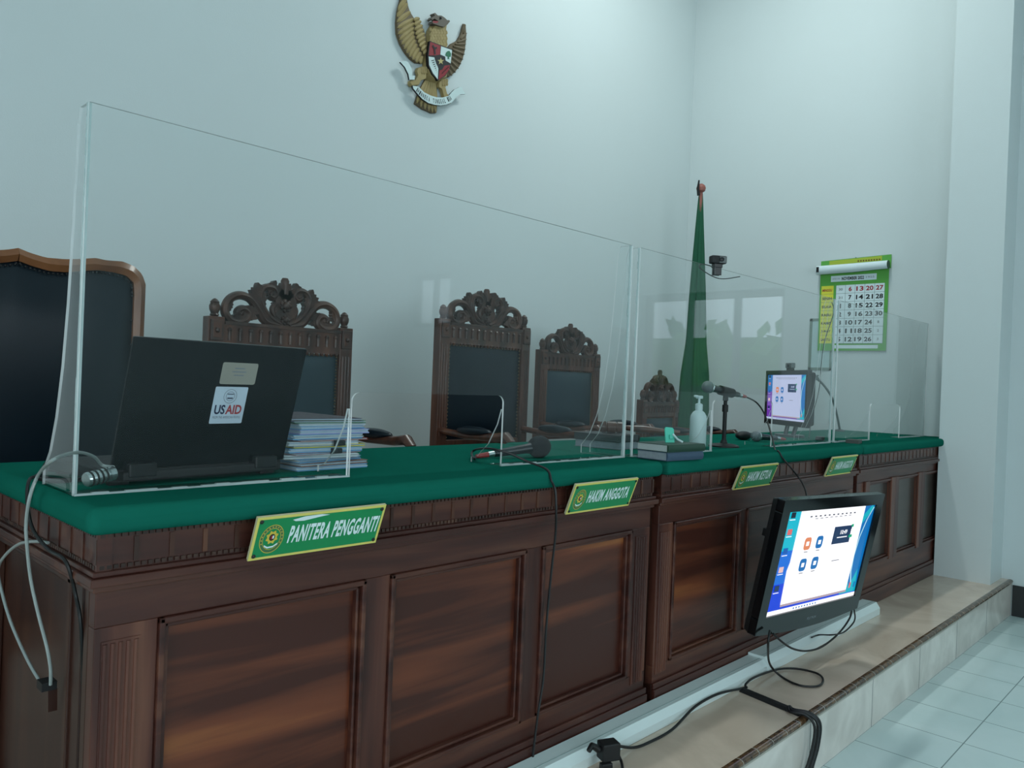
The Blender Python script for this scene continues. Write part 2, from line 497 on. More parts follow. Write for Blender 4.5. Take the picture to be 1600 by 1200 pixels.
# ------------------------------------------------------------------ court benches
YF = 1.474
def desk(x0, x1, panels, label, flat=False, pil=True, left_open=False):
    d = thing('court_bench', label, 'desk', (x0, YF, PZ), 0, 'wooden benches in a row on the platform')
    w = x1-x0; H = DZ-PZ
    fm = W_FRAME
    # carcass: front board with the recessed fields left open, ends and back rails
    b = MB()
    zt, zb = 0.635, 0.15          # field heights above platform
    if flat: zt, zb = 0.655, 0.215
    xs = [0.0]
    ps = [(a-x0, c-x0) for a, c in panels]
    b.box((0, 0, 0.0), (w, 0.03, zb), fm); b.box((0, 0, zt), (w, 0.03, 0.80), fm)
    px = 0.0
    for a, c in ps:
        b.box((px, 0, zb), (a, 0.03, zt), W_VERT); px = c
    b.box((px, 0, zb), (w, 0.03, zt), W_VERT)
    b.build('front_board', d, bevel=0.002)
    for a, c in ps:
        q = MB().box((a-0.004, 0.016, zb-0.004), (c+0.004, 0.024, zt+0.004), W_PLAIN if flat else W_PANEL)
        p = q.build('front_panel', d)
        # bead moulding round each field
        q = MB(); e = 0.0
        for (r, wd, dp, hh) in ((0.0, 0.012, -0.008, 0.02), (0.013, 0.009, 0.002, 0.018)):
            A, C, B, T_ = a+r, c-r, zb+r, zt-r
            for (u0, v0, u1, v1) in ((A, B, C, B+wd), (A, T_-wd, C, T_), (A, B, A+wd, T_), (C-wd, B, C, T_)):
                q.box((u0, dp, v0), (u1, hh, v1), W_VERT if flat and (u1-u0) < 0.1 else W_FRAME)
        if flat:
            for u in (a, c):
                q.box((u-0.03, -0.012, zb-0.005), (u+0.03, 0.0, zt+0.005), W_VERT)
        q.build('panel_moulding', d, bevel=0.003)
    if pil:
        for u0 in (0.012, w-0.082):
            q = MB()
            for k in range(5):
                uu = u0+0.006+k*0.0135
                q.tube([(uu, 0.0, 0.125), (uu, 0.0, 0.605)], 0.0052, W_VERT, 8)
            q.box((u0, -0.002, 0.12), (u0+0.068, 0.002, 0.61), W_VERT)
            q.build('fluted_pilaster', d, smooth=True)
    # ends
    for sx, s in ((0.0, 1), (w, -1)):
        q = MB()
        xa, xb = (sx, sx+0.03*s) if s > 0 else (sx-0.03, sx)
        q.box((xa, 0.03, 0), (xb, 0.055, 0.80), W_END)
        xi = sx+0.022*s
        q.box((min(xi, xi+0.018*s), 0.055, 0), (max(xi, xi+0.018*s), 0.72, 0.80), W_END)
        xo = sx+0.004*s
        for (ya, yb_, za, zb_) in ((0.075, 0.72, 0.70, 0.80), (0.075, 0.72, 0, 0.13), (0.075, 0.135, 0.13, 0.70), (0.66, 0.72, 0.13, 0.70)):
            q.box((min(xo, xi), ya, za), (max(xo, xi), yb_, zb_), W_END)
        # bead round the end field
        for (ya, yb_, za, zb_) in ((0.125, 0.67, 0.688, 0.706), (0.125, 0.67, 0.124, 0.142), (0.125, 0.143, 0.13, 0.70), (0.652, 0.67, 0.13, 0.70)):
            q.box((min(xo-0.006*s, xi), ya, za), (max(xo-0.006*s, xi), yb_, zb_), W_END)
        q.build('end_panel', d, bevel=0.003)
    # plinth, cornice, frieze
    q = MB().box((-0.004, -0.014, 0.0), (w+0.004, 0.0, 0.075), W_FRAME).box((-0.004, -0.009, 0.075), (w+0.004, 0.0, 0.095), W_FRAME)
    q.box((-0.004, 0, 0), (0.03, 0.72, 0.09), W_END)
    q.build('plinth', d, bevel=0.003)
    q = MB()
    for (o, za, zb_) in ((0.010, 0.700, 0.712), (0.022, 0.712, 0.728), (0.014, 0.728, 0.738)):
        q.box((-o*0.7, -o, za), (w+o*0.7, 0.74, zb_), W_FRAME)
    q.build('cornice', d, bevel=0.0025)
    q = MB(); z0, z1 = 0.738, 0.806
    q.box((-0.0012, -0.004, z0), (w+.0012, 0.74, z1), W_FRAME)
    n = int(w/0.064)
    for k in range(n+1):
        u = k*w/n
        q.box((u-0.0045, -0.0065, z0+0.012), (u+0.0045, -0.004, z1-0.012), W_CHAIR)
    q.box((-0.003, -0.0075, z0), (0.022, 0.012, z1), W_FRAME)
    for k in range(1, 11):
        v = k*0.74/11
        q.box((-0.0035, v-0.004, z0+0.008), (0, v+0.004, z1-0.008), W_FRAME)
    for k in range(int(w/0.012)):   # small carved beads above and below the frieze
        u = 0.006+k*0.012
        for zz in (z0+0.006, z1-0.006):
            q.box((u-0.004, -0.008, zz-0.0035), (u+0.004, -0.004, zz+0.0035), W_CARVE)
    for k in range(60):
        v = 0.006+k*0.012
        for zz in (z0+0.006, z1-0.006):
            q.box((-0.004, v-0.004, zz-0.0035), (0, v+0.004, zz+0.0035), W_CARVE)
    q.build('frieze', d)
    # padded top covered in felt
    q = MB().box((-0.030 if x0 < 1 else -0.008, -0.042, 0.806), (w+(0.012), 0.75, H), FELT)
    q.build('felt_top', d, bevel=0.020, seg=5, smooth=True)
    return d
desk(0.504, 2.240, [(0.615, 1.083), (1.154, 1.626), (1.693, 2.135)], 'nearest wooden court bench with green felt top, laptop end')
desk(2.292, 4.050, [(2.386, 2.872), (2.925, 3.41), (3.465, 3.95)], 'middle wooden court bench with green felt top, television hung on its front')
desk(4.100, 5.680, [(4.225, 4.62), (4.68, 5.09), (5.15, 5.56)], 'farthest wooden court bench with plain dull panels beside the pillar', flat=True, pil=False)

# ------------------------------------------------------------------ acrylic barriers
BY = 1.592; BT = 0.006
def barrier(x0, x1, op, label):
    d = thing('acrylic_barrier', label, 'screen', (x0, BY, DZ), 0, 'clear acrylic screens standing on the benches')
    w = x1-x0; H = 0.735; a, b = op[0]-x0, op[1]-x0; oh = 0.205; r = 0.022
    def arc(cx, cz, a0, a1, n=6):
        return [(cx+r*math.cos(math.radians(a0+(a1-a0)*i/n)), cz+r*math.sin(math.radians(a0+(a1-a0)*i/n))) for i in range(n+1)]
    poly = [(0, 0), (a, 0)]+arc(a+r, oh-r, 180, 90)+arc(b-r, oh-r, 90, 0)+[(b, 0), (w, 0), (w, H), (0, H)]
    q = MB().prism(poly, BT, PANE, side=EDGE)
    q.build('front_sheet', d)
    # full height side wings, concave towards the foot
    prof = [(0, 0), (0.185, 0), (0.185, 0.03), (0.15, 0.07), (0.12, 0.14), (0.095, 0.24), (0.078, 0.36), (0.066, 0.50), (0.058, 0.64), (0.055, H-.03), (0.045, H), (0, H)]
    for u in (0.0, w-0.005):
        q = MB().prism(prof, 0.005, PANE, fn=lambda uu, v, ww, u=u: (u+ww, BT+uu, v), side=EDGE)
        q.build('side_wing', d)
        g = MB()
        for k in range(30):
            z = k*H/30
            g.box((u-0.0012, BT-0.001, z), (u+0.0062, BT+random.uniform(0.003, 0.007), z+H/30), GLUE)
        g.build('glued_seam', d)
    prof2 = [(0, 0), (0.125, 0), (0.125, 0.016), (0.115, 0.016), (0.10, 0.020), (0.055, 0.06), (0.02, 0.12), (0.006, 0.165), (0, 0.165)]
    for u in (a-0.007, b+0.001):
        q = MB().prism(prof2, 0.005, PANE, fn=lambda uu, v, ww, u=u: (u+ww, BT+uu, v), side=EDGE)
        q.build('opening_wing', d)
    for (ua, ub) in ((0.0, a), (b, w)):
        g = MB()
        n = int((ub-ua)/0.03)
        for k in range(n):
            u = ua+k*(ub-ua)/n
            g.box((u, -0.0008, 0), (u+(ub-ua)/n, BT+0.0008, random.uniform(0.003, 0.007)), GLUE)
        # foot plate behind the sheet
        g.box((ua+.002, BT, 0.0), (ub-.002, BT+0.045, 0.003), PANE)
        g.build('foot_strip', d)
    return d
BAR1 = barrier(0.500, 2.245, (1.110, 1.635), 'nearest clear acrylic screen, in front of the laptop')
BAR2 = barrier(2.292, 4.040, (2.840, 3.370), 'middle clear acrylic screen, with a webcam clipped on top')
BAR3 = barrier(4.090, 5.580, (4.590, 5.090), 'farthest clear acrylic screen, nearest the pillar')

# ------------------------------------------------------------------ name plates
SG = mat('sign_green', (0, 138, 78), 0.35)
SY = mat('sign_yellow', (226, 212, 110), 0.45)
SWH = mat('sign_white', (225, 240, 240), 0.5)
SDK = mat('sign_dark', (30, 34, 30), 0.5)
SGO = mat('sign_gold', (215, 190, 70), 0.5)
def sign(xc, txt, tw, label, scrape=False, group=None):
    d = thing('name_plate', label, 'sign', (xc, 1.452, 0.944), 0, group)
    W, H = 0.312, 0.098
    d.rotation_euler = (math.radians(21), 0, 0)
    q = MB().box((-W/2, -0.003, 0), (W/2, 0.003, H), mat('sign_edge', (190, 185, 150), 0.5))
    q.build('board', d)
    q = MB(); F = -0.0034
    R = lambda a, b, c, e, m, y: q.add([(a, y, c), (b, y, c), (b, y, e), (a, y, e)], [(0, 1, 2, 3)], m)
    R(-W/2, W/2, 0, H, SY, F); R(-W/2+.006, W/2-.006, .006, H-.006, SG, F-.0004)
    q.text(txt, -W/2+0.078, 0.031, tw, 0.041, SWH, bold=0.035, d=F-.0009, shear=0.06)
    cx, cz = -W/2+0.041, 0.046
    disc = lambda r0, r1, m, y, n=40, rr=1.25: q.add(
        [(cx+r0*math.cos(2*PI*i/n), y, cz+r0*rr*math.sin(2*PI*i/n)) for i in range(n)] +
        [(cx+r1*math.cos(2*PI*i/n), y, cz+r1*rr*math.sin(2*PI*i/n)) for i in range(n)],
        [(i, (i+1) % n, n+(i+1) % n, n+i) for i in range(n)], m)
    disc(0.025, 0.0262, SGO, F-.0008); disc(0.0198, 0.0250, mat('sign_ring', (70, 110, 70), .5), F-.0008)
    disc(0.0189, 0.0198, SGO, F-.0008)
    for i in range(14):
        a = math.radians(200-i*17)
        u, v = cx+0.0224*math.cos(a), cz+0.0224*1.25*math.sin(a)
        R(u-.0011, u+.0011, v-.0013, v+.0013, SGO, F-.0011)
    n = 16
    q.add([(cx, F-.0010, cz+.004)]+[(cx+(0.0145 if i % 2 else 0.0105)*math.cos(2*PI*i/n), F-.0010, cz+.004+(0.0165 if i % 2 else 0.012)*math.sin(2*PI*i/n)) for i in range(n)],
          [(0, 1+i, 1+(i+1) % n) for i in range(n)], SGO)
    n = 14
    q.add([(cx+0.0065*math.cos(2*PI*i/n), F-.0013, cz+.004+0.008*math.sin(2*PI*i/n)) for i in range(n)], [tuple(range(n))], SDK)
    R(cx-.003, cx+.0005, cz, cz+.008, mat('sign_red', (170, 40, 40), .5), F-.0016); R(cx+.0005, cx+.004, cz+.001, cz+.008, SWH, F-.0016)
    q.add([(cx-.014, F-.0013, cz-.012), (cx-.006, F-.0013, cz-.017), (cx+.006, F-.0013, cz-.016), (cx+.015, F-.0013, cz-.010),
           (cx+.015, F-.0013, cz-.014), (cx+.006, F-.0013, cz-.020), (cx-.006, F-.0013, cz-.021), (cx-.014, F-.0013, cz-.016)], [tuple(range(8))], SWH)
    if scrape:
        P = [(-.077, H-.012), (-.05, H-.007), (-.01, H-.006), (.01, H-.009), (-.015, H-.012), (-.05, H-.017), (-.07, H-.016)]
        q.add([(u, F-.0012, v) for u, v in P], [tuple(range(7))], SWH)
    q.build('printed_face', d)
    for (u, v) in ((-W/2+.010, .010), (W/2-.010, .010), (-W/2+.010, H-.010), (W/2-.010, H-.010)):
        n = MB().lathe([(0.0042, 0), (0.0042, .002), (0.002, .0035)], SDK, 12, Matrix.Translation((u, F, v)) @ Matrix.Rotation(PI/2, 4, 'X'))
        n.build('screw', d, smooth=True)
    return d
sign(0.932, 'PANITERA PENGGANTI', 0.222, 'green name plate reading PANITERA PENGGANTI with scraped yellow border', True)
sign(1.918, 'HAKIM ANGGOTA', 0.205, 'green name plate reading HAKIM ANGGOTA on the nearest bench')
sign(2.912, 'HAKIM KETUA', 0.200, 'green name plate reading HAKIM KETUA on the middle bench')
sign(3.780, 'HAKIM ANGGOTA', 0.205, 'green name plate reading HAKIM ANGGOTA at the far end of the middle bench')

# ------------------------------------------------------------------ chairs
def spiral(cx, cz, r0, r1, a0, a1, n=26):
    out = []
    for i in range(n+1):
        t = i/n; a = math.radians(a0+(a1-a0)*t); r = r0+(r1-r0)*t
        out.append((cx+r*math.cos(a), 0, cz+r*math.sin(a)))
    return out
def leaf(q, x, z, ang, L, wd, m, d0=-0.014, th=0.028, lobes=5):
    a = math.radians(ang); c, s = math.cos(a), math.sin(a); P = []
    for side in (1, -1):
        R_ = []
        for i in range(lobes*2+1):
            t = i/(lobes*2)
            ww = wd*math.sin(PI*(0.12+0.86*t))*(1.0 if i % 2 else 0.66)
            R_.append((t*L, side*ww))
        P += R_ if side == 1 else R_[::-1]
    P = [(x+u*c-v*s, z+u*s+v*c) for u, v in P]
    q.prism(P, th, m, fn=lambda u, v, w: (u, d0+w, v))
def crest(w, hh):
    """open carved crest, centred on x=0, standing on z=0"""
    q = MB(); k = w/0.44; h = hh/0.19
    def S(pts): return [(p[0]*k, p[1], p[2]*h) for p in pts]
    for s in (-1, 1):
        X = lambda pts: S([(p[0]*s, p[1], p[2]) for p in pts])
        # outer C scroll, its tail runs down to the middle of the rail
        p = smoothpath([(0.02, 0, 0.006), (0.07, 0, 0.018), (0.100, 0, 0.065), (0.130, 0, 0.105), (0.168, 0, 0.115), (0.203, 0, 0.093), (0.216, 0, 0.05), (0.20, 0, 0.015),
                        (0.165, 0, 0.006), (0.138, 0, 0.022), (0.135, 0, 0.046), (0.152, 0, 0.06), (0.170, 0, 0.05), (0.166, 0, 0.036)], 4)
        q.tube(X(p), 0.0165, W_CARVE, 8, flat=1.15, up=(0, 1, 0))
        q.tube([(a, -0.017, b) for a, _, b in X(p)], 0.004, W_CARVE, 6)
        # inner scroll
        p = smoothpath([(0.015, 0, 0.01), (0.055, 0, 0.035), (0.085, 0, 0.08), (0.095, 0, 0.125), (0.078, 0, 0.158), (0.048, 0, 0.160), (0.034, 0, 0.138), (0.046, 0, 0.12), (0.062, 0, 0.128)], 4)
        q.tube(X(p), 0.0145, W_CARVE, 8, flat=1.2, up=(0, 1, 0))
        q.tube([(a, -0.016, b) for a, _, b in X(p)], 0.004, W_CARVE, 6)
        p = smoothpath([(0.012, 0, 0.03), (0.035, 0, 0.045), (0.045, 0, 0.075), (0.03, 0, 0.10)], 4)
        q.tube(X(p), 0.011, W_CARVE, 8, flat=1.3, up=(0, 1, 0))
        for (lx, lz, an, L, wd) in ((0.085, 0.075, 75, 0.085, 0.024), (0.125, 0.09, 115, 0.07, 0.026), (0.10, 0.05, 15, 0.06, 0.016), (0.185, 0.015, 140, 0.07, 0.022),
                                    (0.205, 0.045, 100, 0.05, 0.012), (0.05, 0.02, 40, 0.07, 0.016), (0.02, 0.12, 60, 0.06, 0.018), (0.15, 0.045, 200, 0.05, 0.016), (0.06, 0.125, 110, 0.06, 0.022),
                                    (0.035, 0.06, 100, 0.06, 0.016)):
            leaf(q, lx*s*k, lz*h, an if s > 0 else 180-an, L*k, wd*k, W_CARVE, d0=-0.012+random.uniform(-.004, .004), th=0.026)
        q.ball(((0.160*s)*k, -0.006, 0.042*h), 0.013, W_CARVE, 12)
        q.ball(((0.054*s)*k, -0.006, 0.135*h), 0.012, W_CARVE, 12)
    # centre piece
    q.prism([(x_*k, z_*h) for x_, z_ in ((-.035, .0), (.035, .0), (.04, .05), (.028, .07), (.04, .11), (.03, .14), (-.03, .14), (-.04, .11), (-.028, .07), (-.04, .05))], 0.026, W_CARVE, fn=lambda u, v, w_: (u, -0.013+w_, v))
    q.ball((0, -0.016, 0.09*h), 0.017, W_CARVE, 12); q.ball((0, -0.016, 0.03*h), 0.013, W_CARVE, 12)
    for i in range(7):
        a = i*2*PI/7
        q.ball((0.019*math.cos(a), -0.014, 0.09*h+0.019*math.sin(a)), 0.009, W_CARVE, 8)
        q.ball((0.014*math.cos(a), -0.014, 0.03*h+0.014*math.sin(a)), 0.007, W_CARVE, 8)
    for an in (20, 50, 75, 105, 130, 160):
        leaf(q, 0, 0.115*h, an, 0.062*k, 0.016*k, W_CARVE, lobes=3)
    q.tube([(0, 0, 0.14*h), (0, 0, 0.185*h), (0, 0, 0.197*h), (0, 0, 0.21*h)], [0.017, 0.015, 0.017, 0.011], W_CARVE, 12)
    return q
def carved_chair(loc, rz, label, W=0.585, zt=1.285, ch=0.165, lz=0.84, arm=0.86, lean=0.0, leather=LEATHER2):
    """zt: top of the back frame above the platform, lz: foot of the upholstered field"""
    d = thing('carved_chair', label, 'chair', loc, rz, 'carved high-back chairs behind the benches')
    pw = 0.062
    for s in (-1, 1):
        q = MB(); x0 = s*(W/2-pw/2)
        q.box((x0-pw/2, -0.022, 0.0), (x0+pw/2, 0.026, zt), W_CHAIR)
        for k in (-1, 0, 1):
            q.tube([(x0+k*0.015, -0.022, lz+.02), (x0+k*0.015, -0.022, zt-0.12)], 0.0045, W_CHAIR, 6)
        # square carved block at the top of the post
        q.box((x0-pw/2+.006, -0.030, zt-0.088), (x0+pw/2-.006, -0.022, zt-0.012), W_CARVE)
        q.box((x0-pw/2+.014, -0.0305, zt-0.078), (x0+pw/2-.014, -0.024, zt-0.022), W_CHAIR)
        q.ball((x0, -0.030, zt-0.05), 0.010, W_CARVE, 10)
        q.build('back_post', d, bevel=0.003)
        f = MB().lathe([(0.012, 0), (0.017, .006), (0.013, .012), (0.019, .026), (0.020, .040), (0.015, .050), (0.017, .054), (0.008, .064), (0.002, .067)], W_CARVE, 14, Matrix.Translation((x0, 0, zt)))
        f.build('finial', d, smooth=True)
        g = MB()   # front leg with arm support
        g.tube([(x0, -0.42, 0), (x0, -0.42, 0.10), (x0, -0.42, 0.42), (x0, -0.42, 0.48), (x0, -0.42, 0.60), (x0, -0.42, arm-0.03)], [.018, .024, .028, .03, .018, .024], W_CHAIR, 12)
        g.build('leg', d, smooth=True)
        a = MB()
        a.tube([(x0, -0.02, arm), (x0, -0.20, arm-0.012), (x0, -0.38, arm-0.005), (x0, -0.445, arm+0.004), (x0, -0.475, arm-0.018), (x0, -0.46, arm-0.04)], [.020, .021, .026, .028, .022, .014], W_CHAIR, 10, flat=0.75)
        ar = a.build('armrest', d, smooth=True)
        pd = MB().ball((x0, -0.24, arm+0.013), 0.035, LEATHER, 16, sc=(0.95, 3.2, 0.62))
        pd.build('arm_pad', ar, smooth=True)
    for yy in (-0.42, 0):
        pass
    q = MB(); iw = W-2*pw
    q.box((-iw/2, -0.018, zt-0.112), (iw/2, 0.022, zt-0.018), W_CHAIR)
    n = 12
    for k in range(n):
        u = -iw/2+iw*(k+.5)/n
        q.tube([(u, -0.019, zt-0.085), (u, -0.019, zt-0.045)], 0.0075, W_CARVE, 8)
        q.ball((u, -0.019, zt-0.045), 0.0095, W_CARVE, 8)
    for k in range(22):
        u = -iw/2+iw*(k+.5)/22
        q.ball((u, -0.012, zt-0.114), 0.009, W_CHAIR, 8)
    q.box((-iw/2, -0.026, zt-0.026), (iw/2, 0.022, zt-0.014), W_CARVE)
    q.build('top_rail', d)
    c = crest(W-0.13, ch); c.build('carved_crest', d, smooth=True, loc=(0, 0, zt-0.018))
    # upholstered field
    q = MB(); nx, nz = 10, 14; z0, z1 = lz, zt-0.115; vs = []
    for j in range(nz+1):
        for i in range(nx+1):
            u = -iw/2+iw*i/nx; v = z0+(z1-z0)*j/nz
            e = (1-abs(2*i/nx-1)**4)*(1-abs(2*j/nz-1)**6)
            vs.append((u, -0.006-0.022*e, v))
    q.add(vs, [(j*(nx+1)+i, j*(nx+1)+i+1, (j+1)*(nx+1)+i+1, (j+1)*(nx+1)+i) for j in range(nz) for i in range(nx)], leather)
    q.box((-iw/2, -0.005, z0), (iw/2, 0.018, z1), leather)
    for k in range(26):
        for s in (-1, 1):
            q.ball((s*(iw/2-0.008), -0.012, z0+0.01+(z1-z0-.02)*k/25), 0.0042, BRASS, 6)
    for k in range(24):
        q.ball((-iw/2+iw*(k+.5)/24, -0.012, z1-0.006), 0.0042, BRASS, 6)
    q.build('backrest', d, smooth=True)
    MB().box((-iw/2, -0.02, lz-0.075), (iw/2, 0.022, lz), W_CHAIR).build('lower_rail', d, bevel=0.004)
    q = MB().box((-W/2+.01, -0.45, 0.40), (W/2-.01, 0.0, 0.46), W_CHAIR); q.build('seat_frame', d, bevel=0.006)
    MB().box((-W/2+.02, -0.46, 0.46), (W/2-.02, -0.03, 0.545), leather).build('seat', d, bevel=0.03, seg=4, smooth=True)
    if lean:
        d.rotation_euler = (lean, 0, rz)
    return d
carved_chair((1.612, 2.80, PZ), 0, 'carved high-back chair directly behind the laptop', W=0.627, zt=1.298, ch=0.175)
carved_chair((2.722, 2.80, PZ), 0, 'tallest carved high-back chair, dark blue leather, middle of the row', W=0.622, zt=1.386, ch=0.170, lz=0.815, leather=LEATHER)
carved_chair((3.77, 3.12, PZ), 0, 'carved high-back chair farther back, right of the tallest one', W=0.575, zt=1.302, ch=0.175)
carved_chair((4.56, 2.97, PZ), math.radians(8), 'low carved chair half hidden beside the green flag', W=0.56, zt=1.02, ch=0.20, lz=0.62, arm=0.82)

# upholstered chair at the left edge
def big_chair():
    y = 2.66; XC = gy(27, 388, y).x
    d = thing('upholstered_chair', 'wide dark leather chair with light brown wavy frame at the left edge', 'chair', (XC, 2.66, PZ))
    outer = [(27, 388), (45, 395.5), (70, 403), (100, 405.5), (123, 405), (148, 403.5), (163, 407), (190, 409), (207, 416), (220, 429), (225.5, 445)]
    inner = [(27, 408.5), (50, 417), (75, 424), (100, 426), (125, 424), (150, 422.5), (175, 426), (195, 431), (206, 442), (207, 460)]
    O = [gy(a, b, y) for a, b in outer]; I = [gy(a, b, y) for a, b in inner]
    O = [(p.x-XC, p.z-PZ) for p in O]; I = [(p.x-XC, p.z-PZ) for p in I]
    zb = 0.55
    def frame_side(q, s):
        A = [(s*a, b) for a, b in O]+[(s*O[-1][0], zb)]
        B = [(s*a, b) for a, b in I]+[(s*I[-1][0], zb)]
        n = max(len(A), len(B)); 
        def res(P, n=40):
            L = [0]
            for i in range(1, len(P)): L.append(L[-1]+math.dist(P[i], P[i-1]))
            out = []
            for k in range(n+1):
                t = L[-1]*k/n; i = 0
                while i < len(L)-2 and L[i+1] < t: i += 1
                f = (t-L[i])/max(1e-9, L[i+1]-L[i])
                out.append((P[i][0]+(P[i+1][0]-P[i][0])*f, P[i][1]+(P[i+1][1]-P[i][1])*f))
            return out
        # share parameter by index: top wavy part then straight stile
        A1, A2 = res(A[:-1], 30), res(A[-2:], 10); B1, B2 = res(B[:-1], 30), res(B[-2:], 10)
        RA, RB = A1+A2[1:], B1+B2[1:]
        vs = []; n = len(RA)
        for (a, b) in zip(RA, RB):
            m = ((a[0]+b[0])/2, (a[1]+b[1])/2)
            vs += [(a[0], 0.03, a[1]), (a[0], -0.012, a[1]), (m[0], -0.026, m[1]), (b[0], -0.016, b[1]), (b[0], 0.03, b[1])]
        fs = []
        for i in range(n-1):
            for j in range(5):
                fs.append((i*5+j, i*5+(j+1) % 5, (i+1)*5+(j+1) % 5, (i+1)*5+j))
        q.add(vs, fs, W_BROWN)
        return RB
    q = MB(); frame_side(q, -1); RB = frame_side(q, 1)
    q.build('back_frame', d, smooth=50)
    # leather field follows the inner line
    cols = [(p[0], p[1]) for p in RB[:31]]; vs = []; nx = len(cols)
    full = [(-a, b) for a, b in cols[::-1]]+cols[1:]
    full = sorted(set(full)); n = len(full); nz = 10
    xm = full[-1][0]
    for j in range(nz+1):
        for (a, b) in full:
            z = zb+(b+0.004-zb)*j/nz
            e = (1-abs(a/xm)**6)*(1-abs(2*j/nz-1)**8)
            vs.append((a, -0.004-0.035*e, z))
    q = MB().add(vs, [(j*n+i, j*n+i+1, (j+1)*n+i+1, (j+1)*n+i) for j in range(nz) for i in range(n-1)], LEATHER)
    q.box((-xm, 0.0, zb), (xm, 0.025, min(b for a, b in full)), LEATHER)
    for k in range(0, len(RB)):
        for s in (-1, 1):
            q.ball((s*(RB[k][0]-0.006), -0.016, RB[k][1]-0.007), 0.0038, BLACKM, 6)
    q.build('backrest', d, smooth=60)
    W = O[-1][0]
    for s in (-1, 1):
        MB().tube([(s*(W-.03), 0, 0), (s*(W-.03), 0, zb+.05)], .025, W_BROWN, 10).build('leg', d, smooth=True)
        MB().tube([(s*(W-.03), -.37, 0), (s*(W-.03), -.37, 0.45)], .025, W_BROWN, 10).build('leg', d, smooth=True)
        MB().tube([(s*(W-.02), 0, .70), (s*(W-.02), -.25, .71), (s*(W-.02), -.37, .68), (s*(W-.03), -.37, .44)], .026, W_BROWN, 10).build('armrest', d, smooth=True)
    MB().box((-W+.02, -0.39, 0.36), (W-.02, 0.0, 0.43), W_BROWN).build('seat_frame', d, bevel=.008)
    MB().box((-W+.03, -0.39, 0.43), (W-.03, -0.01, 0.55), LEATHER).build('seat', d, bevel=.035, seg=4, smooth=True)
big_chair()

